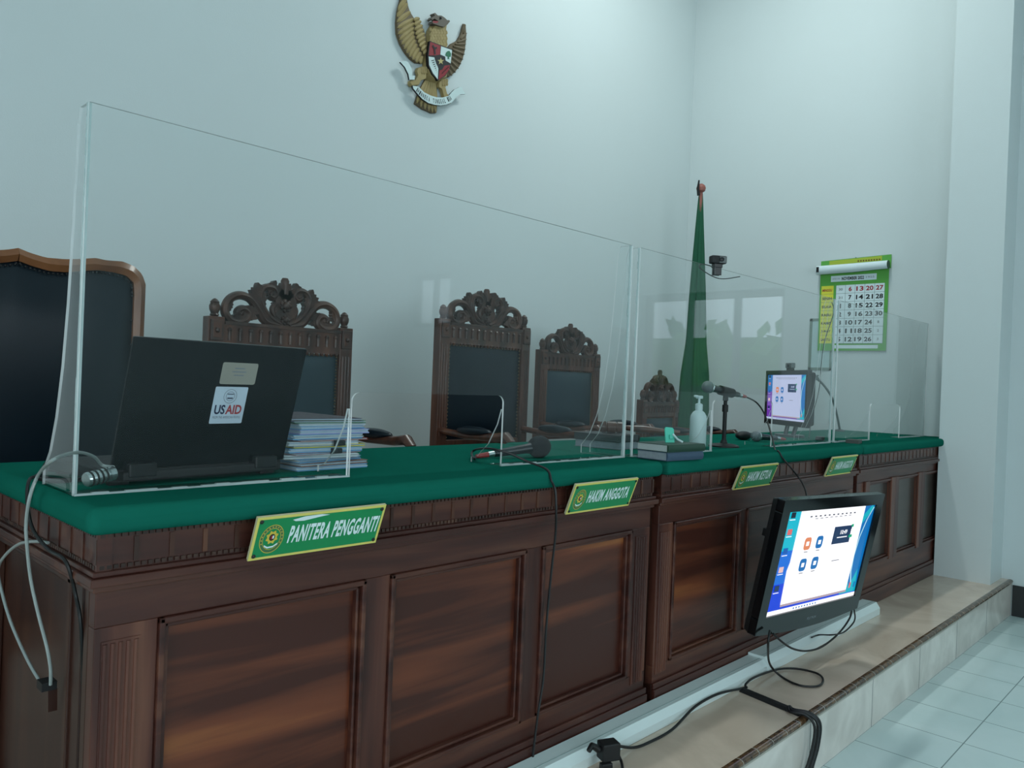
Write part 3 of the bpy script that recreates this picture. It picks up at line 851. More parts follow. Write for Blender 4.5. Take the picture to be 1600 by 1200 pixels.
# ------------------------------------------------------------------ wall emblem
def emblem():
    GOLD = mat('emblem_gold', (158, 138, 92), 0.5, var=(30, .18)); GDK = mat('emblem_dark_gold', (98, 82, 58), 0.55, var=(30, .2))
    ER = mat('emblem_red', (140, 34, 44), .5); EW = mat('emblem_white', (205, 222, 222), .55); EK = mat('emblem_black', (22, 22, 28), .5); EG = mat('emblem_green', (40, 110, 80), .5)
    yw = YB
    c0 = gy(682, 90, yw)
    d = thing('wall_emblem', 'gold eagle emblem with red and white shield and lettered banner on the back wall', 'emblem', c0)
    def P(u, v):    # from the zoomed drawing to the wall plane
        p = gy(580+u/6.315, v/6.315, yw-0.02); return (p.x-c0.x, p.z-c0.z)
    def poly(pts): return [P(*p) for p in pts]
    def slab(q, pts, y0, th, m, side=None, taper=0.04):
        q.prism(poly(pts), -th, m, fn=lambda u, v, w: (u, -y0+w, v), side=side or m, taper=taper)
    # wings: back plate plus rows of overlapping feathers
    LW = [(300, -60), (345, -50), (358, 40), (380, 110), (430, 190), (490, 240), (525, 300), (545, 370), (545, 440), (530, 560), (505, 625), (440, 620), (390, 580), (340, 520), (290, 430), (255, 330), (250, 220), (262, 110), (285, 20)]
    q = MB(); slab(q, LW, 0.006, 0.016, GDK)
    tips = [(262, 110), (250, 170), (250, 220), (252, 280), (258, 340), (275, 395), (295, 440), (320, 485), (345, 525), (375, 562), (405, 592), (440, 617), (480, 628)]
    root = [(345, -20), (352, 40), (380, 120), (410, 190), (418, 235), (415, 280), (415, 320), (420, 360), (430, 400), (445, 440), (465, 480), (485, 520), (505, 560)]
    def feather(q, a, b, w, y0, th, m):
        A = Vector(P(*a)); B = Vector(P(*b)); t = (B-A); L = t.length; t.normalize(); n = Vector((-t.y, t.x)); pts = []
        for k in range(0, 9):
            s = k/8; ww = w*(0.7+0.5*math.sin(PI*min(1, s*1.05)))*(1 if s < .85 else max(0, (1-s)/.15)**.5)
            pts.append((A+t*L*s+n*ww, A+t*L*s-n*ww))
        vs = []
        for (l, r) in pts:
            mid = (l+r)/2
            vs += [(l.x, -y0, l.y), (mid.x, -y0-th, mid.y), (r.x, -y0, r.y)]
        fs = []
        for k in range(8):
            fs += [(k*3, k*3+1, k*3+4, k*3+3), (k*3+1, k*3+2, k*3+5, k*3+4)]
        q.add(vs, fs, m)
    for a, b in zip(root, tips): feather(q, a, b, 0.0125, 0.021, 0.008, GOLD)
    r2 = [(440, 200), (455, 230), (470, 270), (480, 310), (490, 350), (495, 390), (500, 430), (510, 470), (520, 510)]
    t2 = [(410, 205), (412, 250), (418, 300), (425, 345), (435, 385), (450, 425), (465, 465), (485, 505), (505, 540)]
    for a, b in zip(r2, t2): feather(q, (a[0]+25, a[1]-15), b, 0.010, 0.027, 0.007, GOLD)
    q.build('wing', d)
    RW = [(915, 228), (932, 228), (940, 330), (935, 420), (925, 500), (905, 580), (870, 660), (820, 725), (770, 762), (735, 755), (725, 700), (745, 560), (755, 470), (790, 430), (850, 400), (885, 340)]
    q = MB(); slab(q, RW, 0.006, 0.016, GDK)
    tr = [(925, 250), (938, 330), (936, 390), (930, 440), (925, 490), (915, 540), (900, 590), (880, 635), (855, 680), (825, 718), (790, 748), (755, 757)]
    rr = [(905, 330), (880, 390), (850, 420), (825, 440), (805, 460), (795, 490), (785, 520), (778, 560), (770, 600), (762, 640), (752, 680), (742, 710)]
    for a, b in zip(rr, tr): feather(q, a, b, 0.0115, 0.021, 0.008, GDK)
    q.build('wing', d)
    # body and neck with feather scallops
    BD = [(560, 300), (590, 250), (640, 205), (735, 215), (722, 300), (735, 350), (738, 430), (735, 480), (760, 560), (740, 700), (735, 800), (640, 850), (540, 790), (520, 640), (530, 480), (545, 420), (550, 350)]
    q = MB(); slab(q, BD, 0.006, 0.034, GOLD, taper=.12)
    for r_ in range(7):
        for k in range(6):
            u = 570+k*28+(r_ % 2)*12; v = 300+r_*28
            feather(q, (u, v-16), (u, v+20), 0.0085, 0.037, 0.005, GOLD)
    q.build('body', d)
    HD = [(720, 260), (745, 228), (738, 215), (715, 215), (690, 190), (655, 168), (620, 168), (590, 140), (578, 148), (590, 172), (565, 180), (550, 205), (560, 215), (585, 200), (625, 225), (600, 228), (565, 225), (562, 248), (600, 262), (640, 275), (680, 285)]
    q = MB(); slab(q, HD, 0.02, 0.034, mat('emblem_head', (92, 84, 74), .5), taper=.05)
    ep = P(645, 195); q.ball((ep[0], -0.056, ep[1]), 0.007, EK, 10)
    mp = poly([(572, 222), (630, 228), (610, 246), (570, 242)]); q.add([(a, -0.0545, b) for a, b in mp], [(0, 1, 2, 3)], ER)
    q.build('head', d)
    TL = [(540, 780), (640, 820), (650, 1115), (600, 1115), (560, 1095), (510, 1075), (470, 1045), (435, 1020), (460, 950), (500, 860)]
    q = MB(); slab(q, TL, 0.004, 0.014, GDK)
    for (a, b) in (((545, 800), (450, 1020)), ((560, 800), (490, 1055)), ((580, 810), (530, 1080)), ((600, 815), (570, 1098)), ((618, 820), (605, 1110)), ((632, 825), (638, 1112))):
        feather(q, a, b, 0.013, 0.018, 0.007, GOLD)
    q.build('tail', d)
    for pts in ([(450, 670), (500, 655), (540, 700), (535, 780), (480, 800), (455, 850), (385, 855), (365, 830), (370, 800), (420, 800), (450, 745), (437, 700)],
                [(650, 800), (735, 780), (740, 830), (715, 860), (735, 935), (800, 990), (790, 1020), (745, 1010), (705, 970), (680, 880), (650, 860)]):
        q = MB(); slab(q, pts, 0.012, 0.022, GOLD, taper=.1)
        for k in range(6):
            cu = sum(p[0] for p in pts[:4])/4+(k % 3-1)*22; cv = sum(p[1] for p in pts[:4])/4+(k//3)*30-15
            feather(q, (cu, cv-20), (cu, cv+20), 0.009, 0.033, 0.006, GOLD)
        q.build('leg', d)
    # shield
    SH = [(545, 418), (655, 460), (768, 500), (758, 580), (742, 690), (700, 760), (625, 808), (570, 745), (530, 660), (525, 560), (535, 480)]
    q = MB(); slab(q, SH, 0.03, 0.020, EK, taper=0)
    Y = -0.0505
    def flat(pts, m, y=Y): q.add([(a, y, b) for a, b in poly(pts)], [tuple(range(len(pts)))], m)
    flat([(549, 428), (650, 466), (645, 552), (600, 560), (534, 560), (540, 490)], ER); flat([(655, 470), (763, 508), (750, 640), (700, 610), (690, 570), (648, 552)], EW)
    flat([(533, 572), (590, 580), (612, 640), (628, 690), (622, 795), (575, 735), (538, 655)], EW); flat([(640, 705), (690, 660), (742, 655), (735, 700), (695, 755), (630, 800)], ER)
    flat([(585, 568), (640, 555), (695, 572), (700, 640), (665, 700), (640, 705), (605, 640)], EK, Y-.0008)
    cu, cv = 650, 618
    flat([(cu+(34 if i % 2 == 0 else 14)*math.sin(i*PI/5), cv-(38 if i % 2 == 0 else 15)*math.cos(i*PI/5)) for i in range(10)], mat('emblem_star', (190, 175, 120), .4), Y-.002)
    flat([(715, 520), (735, 515), (752, 545), (748, 575), (730, 575), (735, 600), (715, 592), (722, 575), (695, 560), (700, 535)], EG, Y-.002)
    flat([(575, 455), (590, 480), (612, 478), (615, 490), (597, 505), (600, 550), (585, 550), (582, 500), (566, 470)], EK, Y-.002)
    for k in range(5): flat([(660+k*14, 740-k*14), (672+k*14, 738-k*14), (668+k*14, 722-k*14)], EK, Y-.002)
    for k in range(7): flat([(556+k*9, 610+k*19), (585+k*4, 604+k*19), (588+k*4, 610+k*19), (560+k*9, 617+k*19)], EK, Y-.002)
    q.build('shield', d)
    # banner
    q = MB()
    top = [(385, 855), (440, 862), (500, 920), (560, 950), (620, 968), (680, 970), (735, 955), (770, 925), (800, 935)]
    bot = [(390, 880), (430, 930), (480, 985), (540, 1025), (600, 1042), (660, 1048), (710, 1040), (770, 1020), (800, 985)]
    slab(q, top+bot[::-1], 0.028, 0.014, EW, side=EK, taper=0)
    slab(q, [(265, 620), (320, 607), (345, 625), (380, 690), (385, 755), (410, 755), (405, 795), (355, 795), (345, 740), (310, 670)], 0.028, 0.012, EW, side=EK, taper=0)
    slab(q, [(755, 935), (800, 890), (850, 866), (875, 870), (878, 890), (910, 935), (860, 938), (820, 960), (800, 985), (795, 940)], 0.028, 0.012, EW, side=EK, taper=0)
    A, B = P(430, 905), P(715, 1010)
    letters = 'BHINNEKA TUNGGAL IKA'
    cen = smoothpath([(x_, 0, y_) for x_, y_ in ((425, 890), (470, 938), (530, 980), (600, 1005), (660, 1010), (720, 995), (760, 970))], 8)
    n = len(cen)-1
    for i, c in enumerate(letters):
        if c == ' ': continue
        t = (i+.5)/len(letters)*n; k = min(n-1, int(t)); a, b = cen[k], cen[k+1]
        pa, pb = Vector(P(a.x, a.z)), Vector(P(b.x, b.z)); tt = (pb-pa).normalized(); nn = Vector((-tt.y, tt.x))
        o = pa+(pb-pa)*(t-k)
        q.text(c, 0, 0, 0.0075, 0.026, EK, fn=lambda u, v, w, o=o, tt=tt, nn=nn: (o.x+tt.x*(u-.004)+nn.x*(v-.013), -0.0428, o.y+tt.y*(u-.004)+nn.y*(v-.013)), bold=.03)
    q.build('banner', d)
emblem()

# ------------------------------------------------------------------ flag
def flag():
    x, y = 5.205, 3.095
    d = thing('flag_stand', 'green flag furled round a standing pole in the corner', 'flag', (x, y, PZ))
    FG = mat('flag_green', (18, 84, 58), 0.8, bump=(500, .2), var=(3, .12))
    PW = mat('pole_paint', (150, 90, 80), .5)
    MB().lathe([(0.17, 0), (0.17, .02), (0.05, .05), (0.03, .07)], W_CHAIR, 28).build('base', d, smooth=True)
    MB().tube([(0, 0, .05), (0, 0, 2.62)], .014, PW, 12).build('pole', d, smooth=True)
    MB().lathe([(0.014, 0), (0.03, .01), (0.036, .03), (0.030, .05), (0.015, .062), (.004, .066)], PW, 16, Matrix.Translation((0, 0, 2.58))).build('finial', d, smooth=True)
    MB().tube([(-.03, 0, 2.55), (-.045, 0, 2.60), (-.05, -.01, 2.66)], [.012, .01, .006], BLACKM, 8).build('tie_cord', d, smooth=True)
    q = MB(); n = 72; nz = 46; vs = []
    ax = Vector((math.sin(YAW), -math.cos(YAW)))      # the cloth is gathered into a wide bundle
    for j in range(nz+1):
        t = j/nz; z = 2.57-t*2.15
        R_ = 0.014+0.092*t**0.85
        if t > .52: R_ += 0.015*min(1, (t-.52)*9)*(1-0.4*(t-.52))
        for i in range(n):
            a = 2*PI*i/n
            f = 1+0.20*math.sin(7*a+1.2*t)*min(1, t*3)+0.10*math.sin(13*a-2*t)
            u = R_*f*math.cos(a); v = R_*f*math.sin(a)*0.62
            sh = 0.012*t
            vs.append((u*ax.x-v*ax.y+sh*ax.x, u*ax.y+v*ax.x+sh*ax.y, z))
    fs = [(j*n+i, j*n+(i+1) % n, (j+1)*n+(i+1) % n, (j+1)*n+i) for j in range(nz) for i in range(n)]
    fs.append(tuple(range(n)))
    q.add(vs, fs, FG).build('cloth', d, smooth=70)
    return d
flag()

# ------------------------------------------------------------------ calendar
def calendar():
    G1 = mat('calendar_green', (92, 168, 70), .6); Y1 = mat('calendar_yellow', (228, 224, 70), .6); W1 = mat('calendar_white', (222, 236, 240), .7)
    K = mat('calendar_ink', (24, 26, 30), .7); R1 = mat('calendar_red', (160, 40, 50), .7); GR = mat('calendar_grey_ink', (140, 150, 152), .7); LN = mat('calendar_line', (90, 120, 120), .7)
    YC = 2.365; W = 0.475; zt, zb = 2.215, 1.640
    d = thing('wall_calendar', 'green November 2022 wall calendar with rolled up pages on the right wall', 'calendar', (XW, YC, zb))
    fn = lambda u, v, w: (-0.006-w, -u, v)        # u runs to the right as seen from the room
    H = zt-zb
    q = MB().prism([(0, 0), (W, 0), (W, H), (0, H)], 0.004, G1, fn)
    U = lambda px: (px-283)/660*W
    def R(a, b, c, e, m, w=.0046): q.add([fn(a, c, w), fn(b, c, w), fn(b, e, w), fn(a, e, w)], [(0, 1, 2, 3)], m)
    gu0, gu1 = 0.118, 0.452; gv1, gv0 = H-0.105, 0.052
    R(0.078, .395, H-.078, H-.035, W1); q.text('NOVEMBER 2022', .155, H-.070, .155, .024, K, fn, d=.0052, bold=.04)
    q.text('SAFAR 1444', .088, H-.064, .055, .014, GR, fn, d=.0052); q.text('1955', .325, H-.064, .055, .014, GR, fn, d=.0052)
    R(gu0, gu1, gv0, gv1, W1); R(gu0, gu1-.03, .016, .040, W1)
    R(0.012, 0.100, gv0, gv1, Y1)
    rows = [('MINGGU', ['30', '6', '13', '20', '27']), ('SENIN', ['31', '7', '14', '21', '28']), ('SELASA', ['1', '8', '15', '22', '29']), ('RABU', ['2', '9', '16', '23', '30']),
            ('KAMIS', ['3', '10', '17', '24', '1']), ('JUMAT', ['4', '11', '18', '25', '2']), ('SABTU', ['5', '12', '19', '26', '3'])]
    rh = (gv1-gv0)/7; cw = (gu1-gu0)/5
    for r_, (dn, ns) in enumerate(rows):
        v = gv1-(r_+1)*rh
        q.text(dn, .02, v+rh*.3, .07, rh*.32, R1 if r_ == 0 else K, fn, d=.0052, bold=.03)
        R(0.012, 0.100, v-.0008, v+.0008, LN, .005)
        R(gu0, gu1, v-.001, v+.001, LN, .005)
        for c, s in enumerate(ns):
            off = (c == 0 and r_ < 2) or (c == 4 and r_ > 3)
            hh = rh*(.55 if not off else .3); ww = (0.022 if len(s) == 1 else 0.050)*(.55 if off else 1)
            if s == '1' and not off: ww = .012
            uc = gu0+(c+.5)*cw
            q.text(s, uc-ww/2, v+(rh-hh)/2, ww, hh, GR if off else (R1 if r_ == 0 else K), fn, d=.0054, bold=.03)
    for c in range(6): R(gu0+c*cw-.001, gu0+c*cw+.001, gv0, gv1, LN, .0050)
    q.build('month_page', d)
    q = MB().prism([(0.0, H-.005), (W+.012, H-.005), (W+.012, H+.090), (0.0, H+.078)], 0.002, G1, fn)
    q.add([fn(.06, H+.045, .0026), fn(W-.05, H+.052, .0026), fn(W-.05, H+.085, .0026), fn(.06, H+.075, .0026)], [(0, 1, 2, 3)], mat('calendar_lime', (170, 185, 60), .6))
    for k in range(9): 
        u = .26+k*.018
        q.add([fn(u, H+.055, .003), fn(u+.011, H+.055, .003), fn(u+.011, H+.066, .003), fn(u, H+.066, .003)], [(0, 1, 2, 3)], mat('calendar_brown', (110, 80, 30), .6))
    q.build('header_card', d)
    # rolled-up earlier pages
    q = MB(); rr = 0.032
    for (u0, r0) in ((0, rr),):
        pts = [(-0.010-rr, .012, H+.008), (-0.010-rr, -W*.5, H+.010), (-0.012-rr, -W-.004, H+.016)]
        q.tube(pts, [rr, rr*.98, rr*.88], W1, 20)
    q.build('rolled_pages', d, smooth=True)
    q = MB().tube([(-0.01-rr, -W-.002, H+.016), (-0.01-rr, -W-.007, H+.016)], rr*.9, mat('calendar_dark_green', (30, 70, 45), .6), 20)
    q.build('page_edge', d)
    MB().box((-0.012-rr*2, -.012, H-.010), (-0.008-rr*2, .006, H+.028), BLACKM).build('clip', d)
    MB().lathe([(.004, 0), (.004, .01), (.002, .014)], CHROME, 8, Matrix.Translation((0, -W*.52, H+.086)) @ Matrix.Rotation(-PI/2, 4, 'Y')).build('nail', d)
calendar()
def frame():
    a = gx(1266, 498, XW); b = gx(1300, 579, XW)
    y1, y0 = a.y, b.y; z1, z0 = a.z, b.z
    d = thing('picture_frame', 'small pale framed sheet partly behind the calendar', 'frame', (XW, y1, z0))
    w = y1-y0; h = z1-z0; GF = mat('grey_green_frame', (120, 140, 130), .5)
    q = MB()
    for (a_, b_, c, e) in ((0, w, 0, .02), (0, w, h-.02, h), (0, .02, 0, h), (w-.02, w, 0, h)):
        q.box((-0.005, -b_, c), (0, -a_, e), GF)
    q.build('border', d)
    MB().box((-0.003, -w+.01, .01), (-0.0005, -.01, h-.01), mat('pale_sheet', (180, 205, 205), .6)).build('sheet', d)
frame()

# ------------------------------------------------------------------ computer picture shared by TV and monitor
def em(name, c, s=1.0): return mat(name, (5, 5, 6), .25, emit=c, es=s)
def screen_picture(q, W, H, hue):
    """flat picture on the plane y=0 facing -y, centred"""
    k = 1.0
    def R(a, b, c, e, m, y): q.add([((a-.5)*W, y, (c-.5)*H), ((b-.5)*W, y, (c-.5)*H), ((b-.5)*W, y, (e-.5)*H), ((a-.5)*W, y, (e-.5)*H)], [(0, 1, 2, 3)], m)
    def Pg(pts, m, y): q.add([((a-.5)*W, y, (b-.5)*H) for a, b in pts], [tuple(range(len(pts)))], m)
    if hue == 'tv':
        bg = [em('screen_cyan', (0, 190, 215), 1.0), em('screen_blue', (0, 110, 225), 1.0), em('screen_deep_blue', (0, 60, 225), 1.0)]; wh = em('screen_white', (250, 250, 255), 1.25)
    else:
        bg = [em('monitor_blue', (40, 120, 200), 0.9), em('monitor_violet', (130, 90, 190), 0.9), em('monitor_purple', (115, 60, 175), 0.9)]; wh = em('monitor_white', (196, 205, 240), 1.0)
    R(0, 1, .62, 1, bg[0], 0); R(0, 1, .30, .62, bg[1], 0); R(0, 1, 0, .30, bg[2], 0)
    sk = em('screen_sky', (0, 120, 200), .9)
    R(.80, 1, 0.05, 1, sk, -.0003)
    Pg([(.80, .05), (1, .05), (.97, .30), (.90, .12), (.83, .30), (.82, .6), (.88, .8), (1.0, .96), (.97, 1), (.88, .9), (.80, .7)], em('screen_turquoise', (0, 185, 205), .95), -.0006)
    arc = [(.985, .97), (.93, .84), (.885, .65), (.87, .45), (.88, .28), (.915, .14)]
    Pg(arc+[(a+.012, b+.005) for a, b in arc[::-1]], em('screen_pale', (190, 235, 245), 1.0), -.0009)
    R(.135, .875, .085, .995, wh, -.0012) if hue != 'tv' else Pg([(.135, .085), (.875, .085), (.875, .995), (.135, .995), (.135, .5), (.12, .42)], wh, -.0012)
    R(0, 1, 0, .042, wh, -.0012)
    R(.135, .875, .065, .088, em('screen_pink', (205, 180, 190), .8), -.0014)
    dk = em('screen_ink', (90, 95, 110), .6)
    for i in range(11): R(.24+i*.05, .262+i*.05, .925, .938, dk, -.0015)
    for i in range(8): R(.30+i*.055, .33+i*.055, .905, .911, dk, -.0015)
    nv = em('screen_navy', (20, 52, 100), .8)
    R(.55, .76, .62, .80, nv, -.0016)
    q.text('10:49', (.63-.5)*W, (.715-.5)*H, .08*W, .045*H, wh, d=-.002, bold=.02)
    R(.60, .72, .68, .69, wh, -.002)
    tg = em('screen_green', (0, 180, 130), .9); R(.74, .78, .67, .70, tg, -.002); R(.75, .775, .78, .81, tg, -.002); R(.755, .785, .70, .76, wh, -.002)
    def icon(u, v, m):
        rx, rz = .036, .062; pts = []
        for cxs, czs, a0 in ((1, 1, 0), (-1, 1, 90), (-1, -1, 180), (1, -1, 270)):
            for t in range(5):
                a = math.radians(a0+t*22.5); pts.append((u+cxs*rx*.45+rx*.55*math.cos(a), v+czs*rz*.45+rz*.55*math.sin(a)))
        Pg(pts, m, -.002); R(u-.015, u+.015, v-.021, v+.021, wh, -.0026)
        R(u-.02, u+.02, v-.085, v-.078, dk, -.002)
    bi = em('screen_icon_blue', (0, 115, 195), .9)
    icon(.275, .665, em('screen_orange', (235, 140, 95), 1.0)); icon(.405, .665, bi); icon(.275, .455, bi); icon(.405, .455, bi)
    R(.60, .69, .44, .447, dk, -.002)
    ks = [em('screen_black', (20, 30, 60), .6), em('screen_coral', (225, 110, 110), 1.0), em('screen_link', (0, 90, 190), .9), em('screen_rose', (240, 200, 200), 1.0), nv]
    for i, v in enumerate((.97, .81, .63, .45, .27)):
        R(.035, .080, v-.035, v+.02, ks[i], -.002); R(.03, .085, v-.055, v-.048, wh, -.002)
    for i in range(9): R(.28+i*.03, .292+i*.03, .012, .03, bi, -.0016)
    for i, u in enumerate((.90, .955)): R(u, u+.02, .10, .16, ks[1] if i == 0 else bi, -.002)

def tv():
    d = thing('television', 'black television tilted forward on the front of the middle bench', 'television', (3.031, 1.203, 0.697))
    d.rotation_euler = (Matrix.Rotation(math.radians(-5), 3, 'Z') @ Matrix.Rotation(math.radians(10.1), 3, 'X') @ Matrix.Rotation(math.radians(2.1), 3, 'Y')).to_euler()
    W, H = .70, .394
    GL = mat('glossy_black', (10, 13, 16), .12)
    L, Rr, T, B = -W/2-.052, W/2+.052, H/2+.045, -H/2-.062
    low = [(L+(Rr-L)*i/16, B-.020*math.sin(PI*i/16)) for i in range(17)]
    q = MB()
    inner = [(-W/2, -H/2), (W/2, -H/2), (W/2, H/2), (-W/2, H/2)]
    # bezel as four bands
    q.prism([(L, H/2), (Rr, H/2), (Rr, T), (L, T)], .030, GL, fn=lambda u, v, w: (u, -.008+w, v))
    q.prism(low+[(Rr, -H/2), (L, -H/2)], .030, GL, fn=lambda u, v, w: (u, -.008+w, v))
    q.prism([(L, -H/2), (-W/2, -H/2), (-W/2, H/2), (L, H/2)], .030, GL, fn=lambda u, v, w: (u, -.008+w, v))
    q.prism([(W/2, -H/2), (Rr, -H/2), (Rr, H/2), (W/2, H/2)], .030, GL, fn=lambda u, v, w: (u, -.008+w, v))
    bz = q.build('bezel', d, bevel=.004)
    MB().text('POLYTRON', -.035, -H/2-.052, .07, .011, mat('logo_grey', (120, 130, 135), .4), d=-.0085, bold=.02).build('brand_mark', bz)
    q = MB().prism(low+[(Rr, T), (L, T)], .020, BLACKM, fn=lambda u, v, w: (u*(1-.8*w), .022+w, v*(1-1.2*w)))
    q.prism([(-.30, -.17), (.30, -.17), (.27, .17), (-.27, .17)], .065, BLACKM, fn=lambda u, v, w: (u*(1-2*w), .042+w, v*(1-2*w)))
    q.build('rear_housing', d, bevel=.006)
    q = MB().box((-W/2, .001, -H/2), (W/2, .01, H/2), BLACK); screen_picture(q, W, H, 'tv'); q.build('screen', d)
    q = MB().box((-.06, .105, -.10), (.06, .135, .10), BLACKM)
    q.box((-.035, .125, .00), (-.02, .25, .03), BLACKM).box((.02, .125, .00), (.035, .25, .03), BLACKM)
    q.build('mounting_bracket', d)
    return d
tv()

def monitor():
    rz = math.radians(-128.6)
    c = Vector((4.30, 1.957, 1.2955))
    d = thing('computer_monitor', 'lit computer monitor standing behind the middle acrylic screen', 'monitor', (c.x, c.y, DZ), rz)
    W, H = .4565, .257; z = c.z-DZ; e = .018
    q = MB()
    for (a, b, c_, f) in ((-W/2-e, W/2+e, z+H/2, z+H/2+.026), (-W/2-e, W/2+e, z-H/2-.03, z-H/2), (-W/2-e, -W/2, z-H/2, z+H/2), (W/2, W/2+e, z-H/2, z+H/2)):
        q.box((a, -.008, c_), (b, .02, f), BLACK)
    q.build('bezel', d, bevel=.003)
    q = MB().box((-W/2-.01, .016, z-H/2-.02), (W/2+.01, .05, z+H/2+.015), BLACKM); q.build('rear_housing', d, bevel=.012)
    q = MB(); screen_picture(q, W, H, 'mon')
    for i, v in enumerate(q.v): q.v[i] = Vector((v.x, v.y, v.z+z))
    q.box((-W/2, .002, z-H/2), (W/2, .01, z+H/2), BLACK); q.build('screen', d)
    GS = mat('stand_grey', (70, 78, 82), .3)
    q = MB().tube([(-.03, .05, z-.08), (-.05, .045, z-.15), (-.045, .03, .01)], .012, GS, 10).tube([(.03, .05, z-.08), (.05, .045, z-.15), (.045, .03, .01)], .012, GS, 10)
    q.build('stand_neck', d, smooth=True)
    n = 28
    MB().prism([(0.10*math.cos(2*PI*i/n), .03+.075*math.sin(2*PI*i/n)) for i in range(n)], .012, GS, fn=lambda u, v, w: (u, v, w)).build('base', d, bevel=.003)
    # webcam clipped on it
    T = Matrix.Translation((c.x, c.y, 0)) @ Matrix.Rotation(rz, 4, 'Z')
    p = T @ Vector((.03, .004, z+H/2+.026+DZ))
    w = thing('webcam', 'small grey webcam sitting on top of the lit monitor', 'webcam', p, rz)
    q = MB().box((-.034, -.014, .012), (.034, .014, .042), mat('webcam_grey', (90, 98, 98), .35)); q.build('body', w, bevel=.005)
    MB().box((-.015, -.016, 0), (.015, .018, .012), BLACKM).build('clip', w, bevel=.002)
    MB().lathe([(.010, 0), (.010, .004), (.006, .006)], BLACK, 14, Matrix.Translation((0, -.013, .027)) @ Matrix.Rotation(PI/2, 4, 'X')).build('lens', w, smooth=True)
monitor()

def webcam_top():
    p = gy(1121, 417, BY+.003)
    w = thing('webcam', 'black webcam clipped on the top edge of the middle acrylic screen', 'webcam', (p.x, BY+.003, DZ+.735), math.radians(-35))
    MB().box((-.032, -.018, .016), (.032, .016, .048), BLACKM).build('body', w, bevel=.005)
    MB().box((.0, -.0195, .019), (.030, -.0175, .045), mat('webcam_face', (70, 80, 80), .3)).build('face_plate', w)
    MB().lathe([(.009, 0), (.009, .004), (.005, .006)], BLACK, 14, Matrix.Translation((.008, -.0195, .032)) @ Matrix.Rotation(PI/2, 4, 'X')).build('lens', w, smooth=True)
    MB().box((-.02, -.014, 0), (.016, .014, .016), BLACK).box((-.018, -.011, -.03), (.014, -.007, .004), BLACK).box((-.018, .008, -.03), (.014, .012, .004), BLACK).build('clip', w, bevel=.002)
    q = MB().tube(smoothpath([p+Vector((-.01, .02, .0)), Vector((p.x-.04, BY+.016, DZ+.74)), Vector((p.x-.10, BY+.018, DZ+.738)), Vector((p.x-.10, BY+.02, DZ+.72)), Vector((p.x+.05, BY+.022, DZ+.70)), Vector((p.x+.22, BY+.02, DZ+.729))]), .0022, CABLE, 6)
    tag(q.build('webcam_cable', smooth=True), 'thin black webcam cable along the top of the middle acrylic screen', 'cable')
webcam_top()

# ------------------------------------------------------------------ laptop
def laptop():
    rz = math.radians(6.9); tilt = math.radians(15.5)
    d = thing('laptop', 'open black laptop seen from behind, with two stickers on its lid', 'laptop', (0.800, 1.712, DZ), rz)
    LB = mat('laptop_black', (6, 8, 14), .2, spec=.15); W, H = .42, .282
    q = MB().box((-W/2, .0, .008), (W/2, .275, .034), BLACKM).box((-W/2+.02, -.022, .010), (W/2-.02, .0, .030), BLACKM)
    q.build('base', d, bevel=.004)
    q = MB()
    for u in (-.15, .15): q.box((u-.03, -.026, .018), (u+.03, .008, .046), BLACK)
    q.build('hinge', d, bevel=.003)
    q = MB()
    for (u, v) in ((-.18, .02), (.18, .02), (-.18, .25), (.18, .25)): q.box((u-.02, v-.008, 0), (u+.02, v+.008, .009), BLACKM)
    q.build('foot', d)
    T = Matrix.Translation((0, -.004, .034)) @ Matrix.Rotation(tilt, 4, 'X')
    lid = MB().box((-W/2, -.006, 0), (W/2, .006, H), LB, T).build('lid', d, bevel=.004)
    MB().box((-W/2+.012, .0062, .018), (W/2-.012, .007, H-.012), BLACK, T).build('display', lid)
    # stickers
    SK = mat('sticker_white', (196, 208, 222), .5); SB = mat('sticker_beige', (150, 145, 135), .6); NV = mat('sticker_navy', (28, 36, 72), .5); RD = mat('sticker_red', (165, 50, 55), .5); GY_ = mat('sticker_grey', (110, 115, 130), .5)
    def rr(q, a, b, c, e, m, y, r=.006):
        P = []
        for (cx, cz, a0) in ((b-r, e-r, 0), (a+r, e-r, 90), (a+r, c+r, 180), (b-r, c+r, 270)):
            for t in range(5): P.append((cx+r*math.cos(math.radians(a0+22.5*t)), y, cz+r*math.sin(math.radians(a0+22.5*t))))
        q.add(P, [tuple(range(len(P)))], m, T)
    u0 = -.005
    q = MB(); rr(q, u0-.002, u0+.088, .190, .240, SB, -.0066, .005)
    for k, (a, b) in enumerate(((.03, .055), (.025, .06), (.03, .055))): q.box((u0+a, -.0068, .226-k*.008), (u0+b, -.0067, .228-k*.008), GY_, T)
    q.build('beige_sticker', lid)
    q = MB(); rr(q, u0-.008, u0+.074, .098, .184, SK, -.0066, .003)
    f = lambda u, v, w: (u, w, v)
    q.text('US', u0-.001, .120, .026, .022, NV, f, T, bold=.03, d=-.0069)
    q.text('AID', u0+.027, .120, .040, .022, RD, f, T, bold=.03, d=-.0069)
    q.text('FROM THE AMERICAN PEOPLE', u0-.002, .110, .069, .006, GY_, f, T, d=-.0069)
    n = 26; cx, cz = u0+.032, .162
    for (r0, r1, s0, s1) in ((.0155, .0165, 0, n), (.010, .011, 0, n)):
        vs = [T @ Vector((cx+r*math.cos(2*PI*i/n), -.0069, cz+r*math.sin(2*PI*i/n))) for r in (r0, r1) for i in range(n)]
        q.add(vs, [(i, (i+1) % n, n+(i+1) % n, n+i) for i in range(n)], GY_)
    q.box((cx-.008, -.0070, cz+.004), (cx+.008, -.0069, cz+.006), NV, T); q.box((cx-.007, -.0070, cz-.006), (cx+.007, -.0069, cz-.003), NV, T)
    q.build('white_sticker', lid)
laptop()

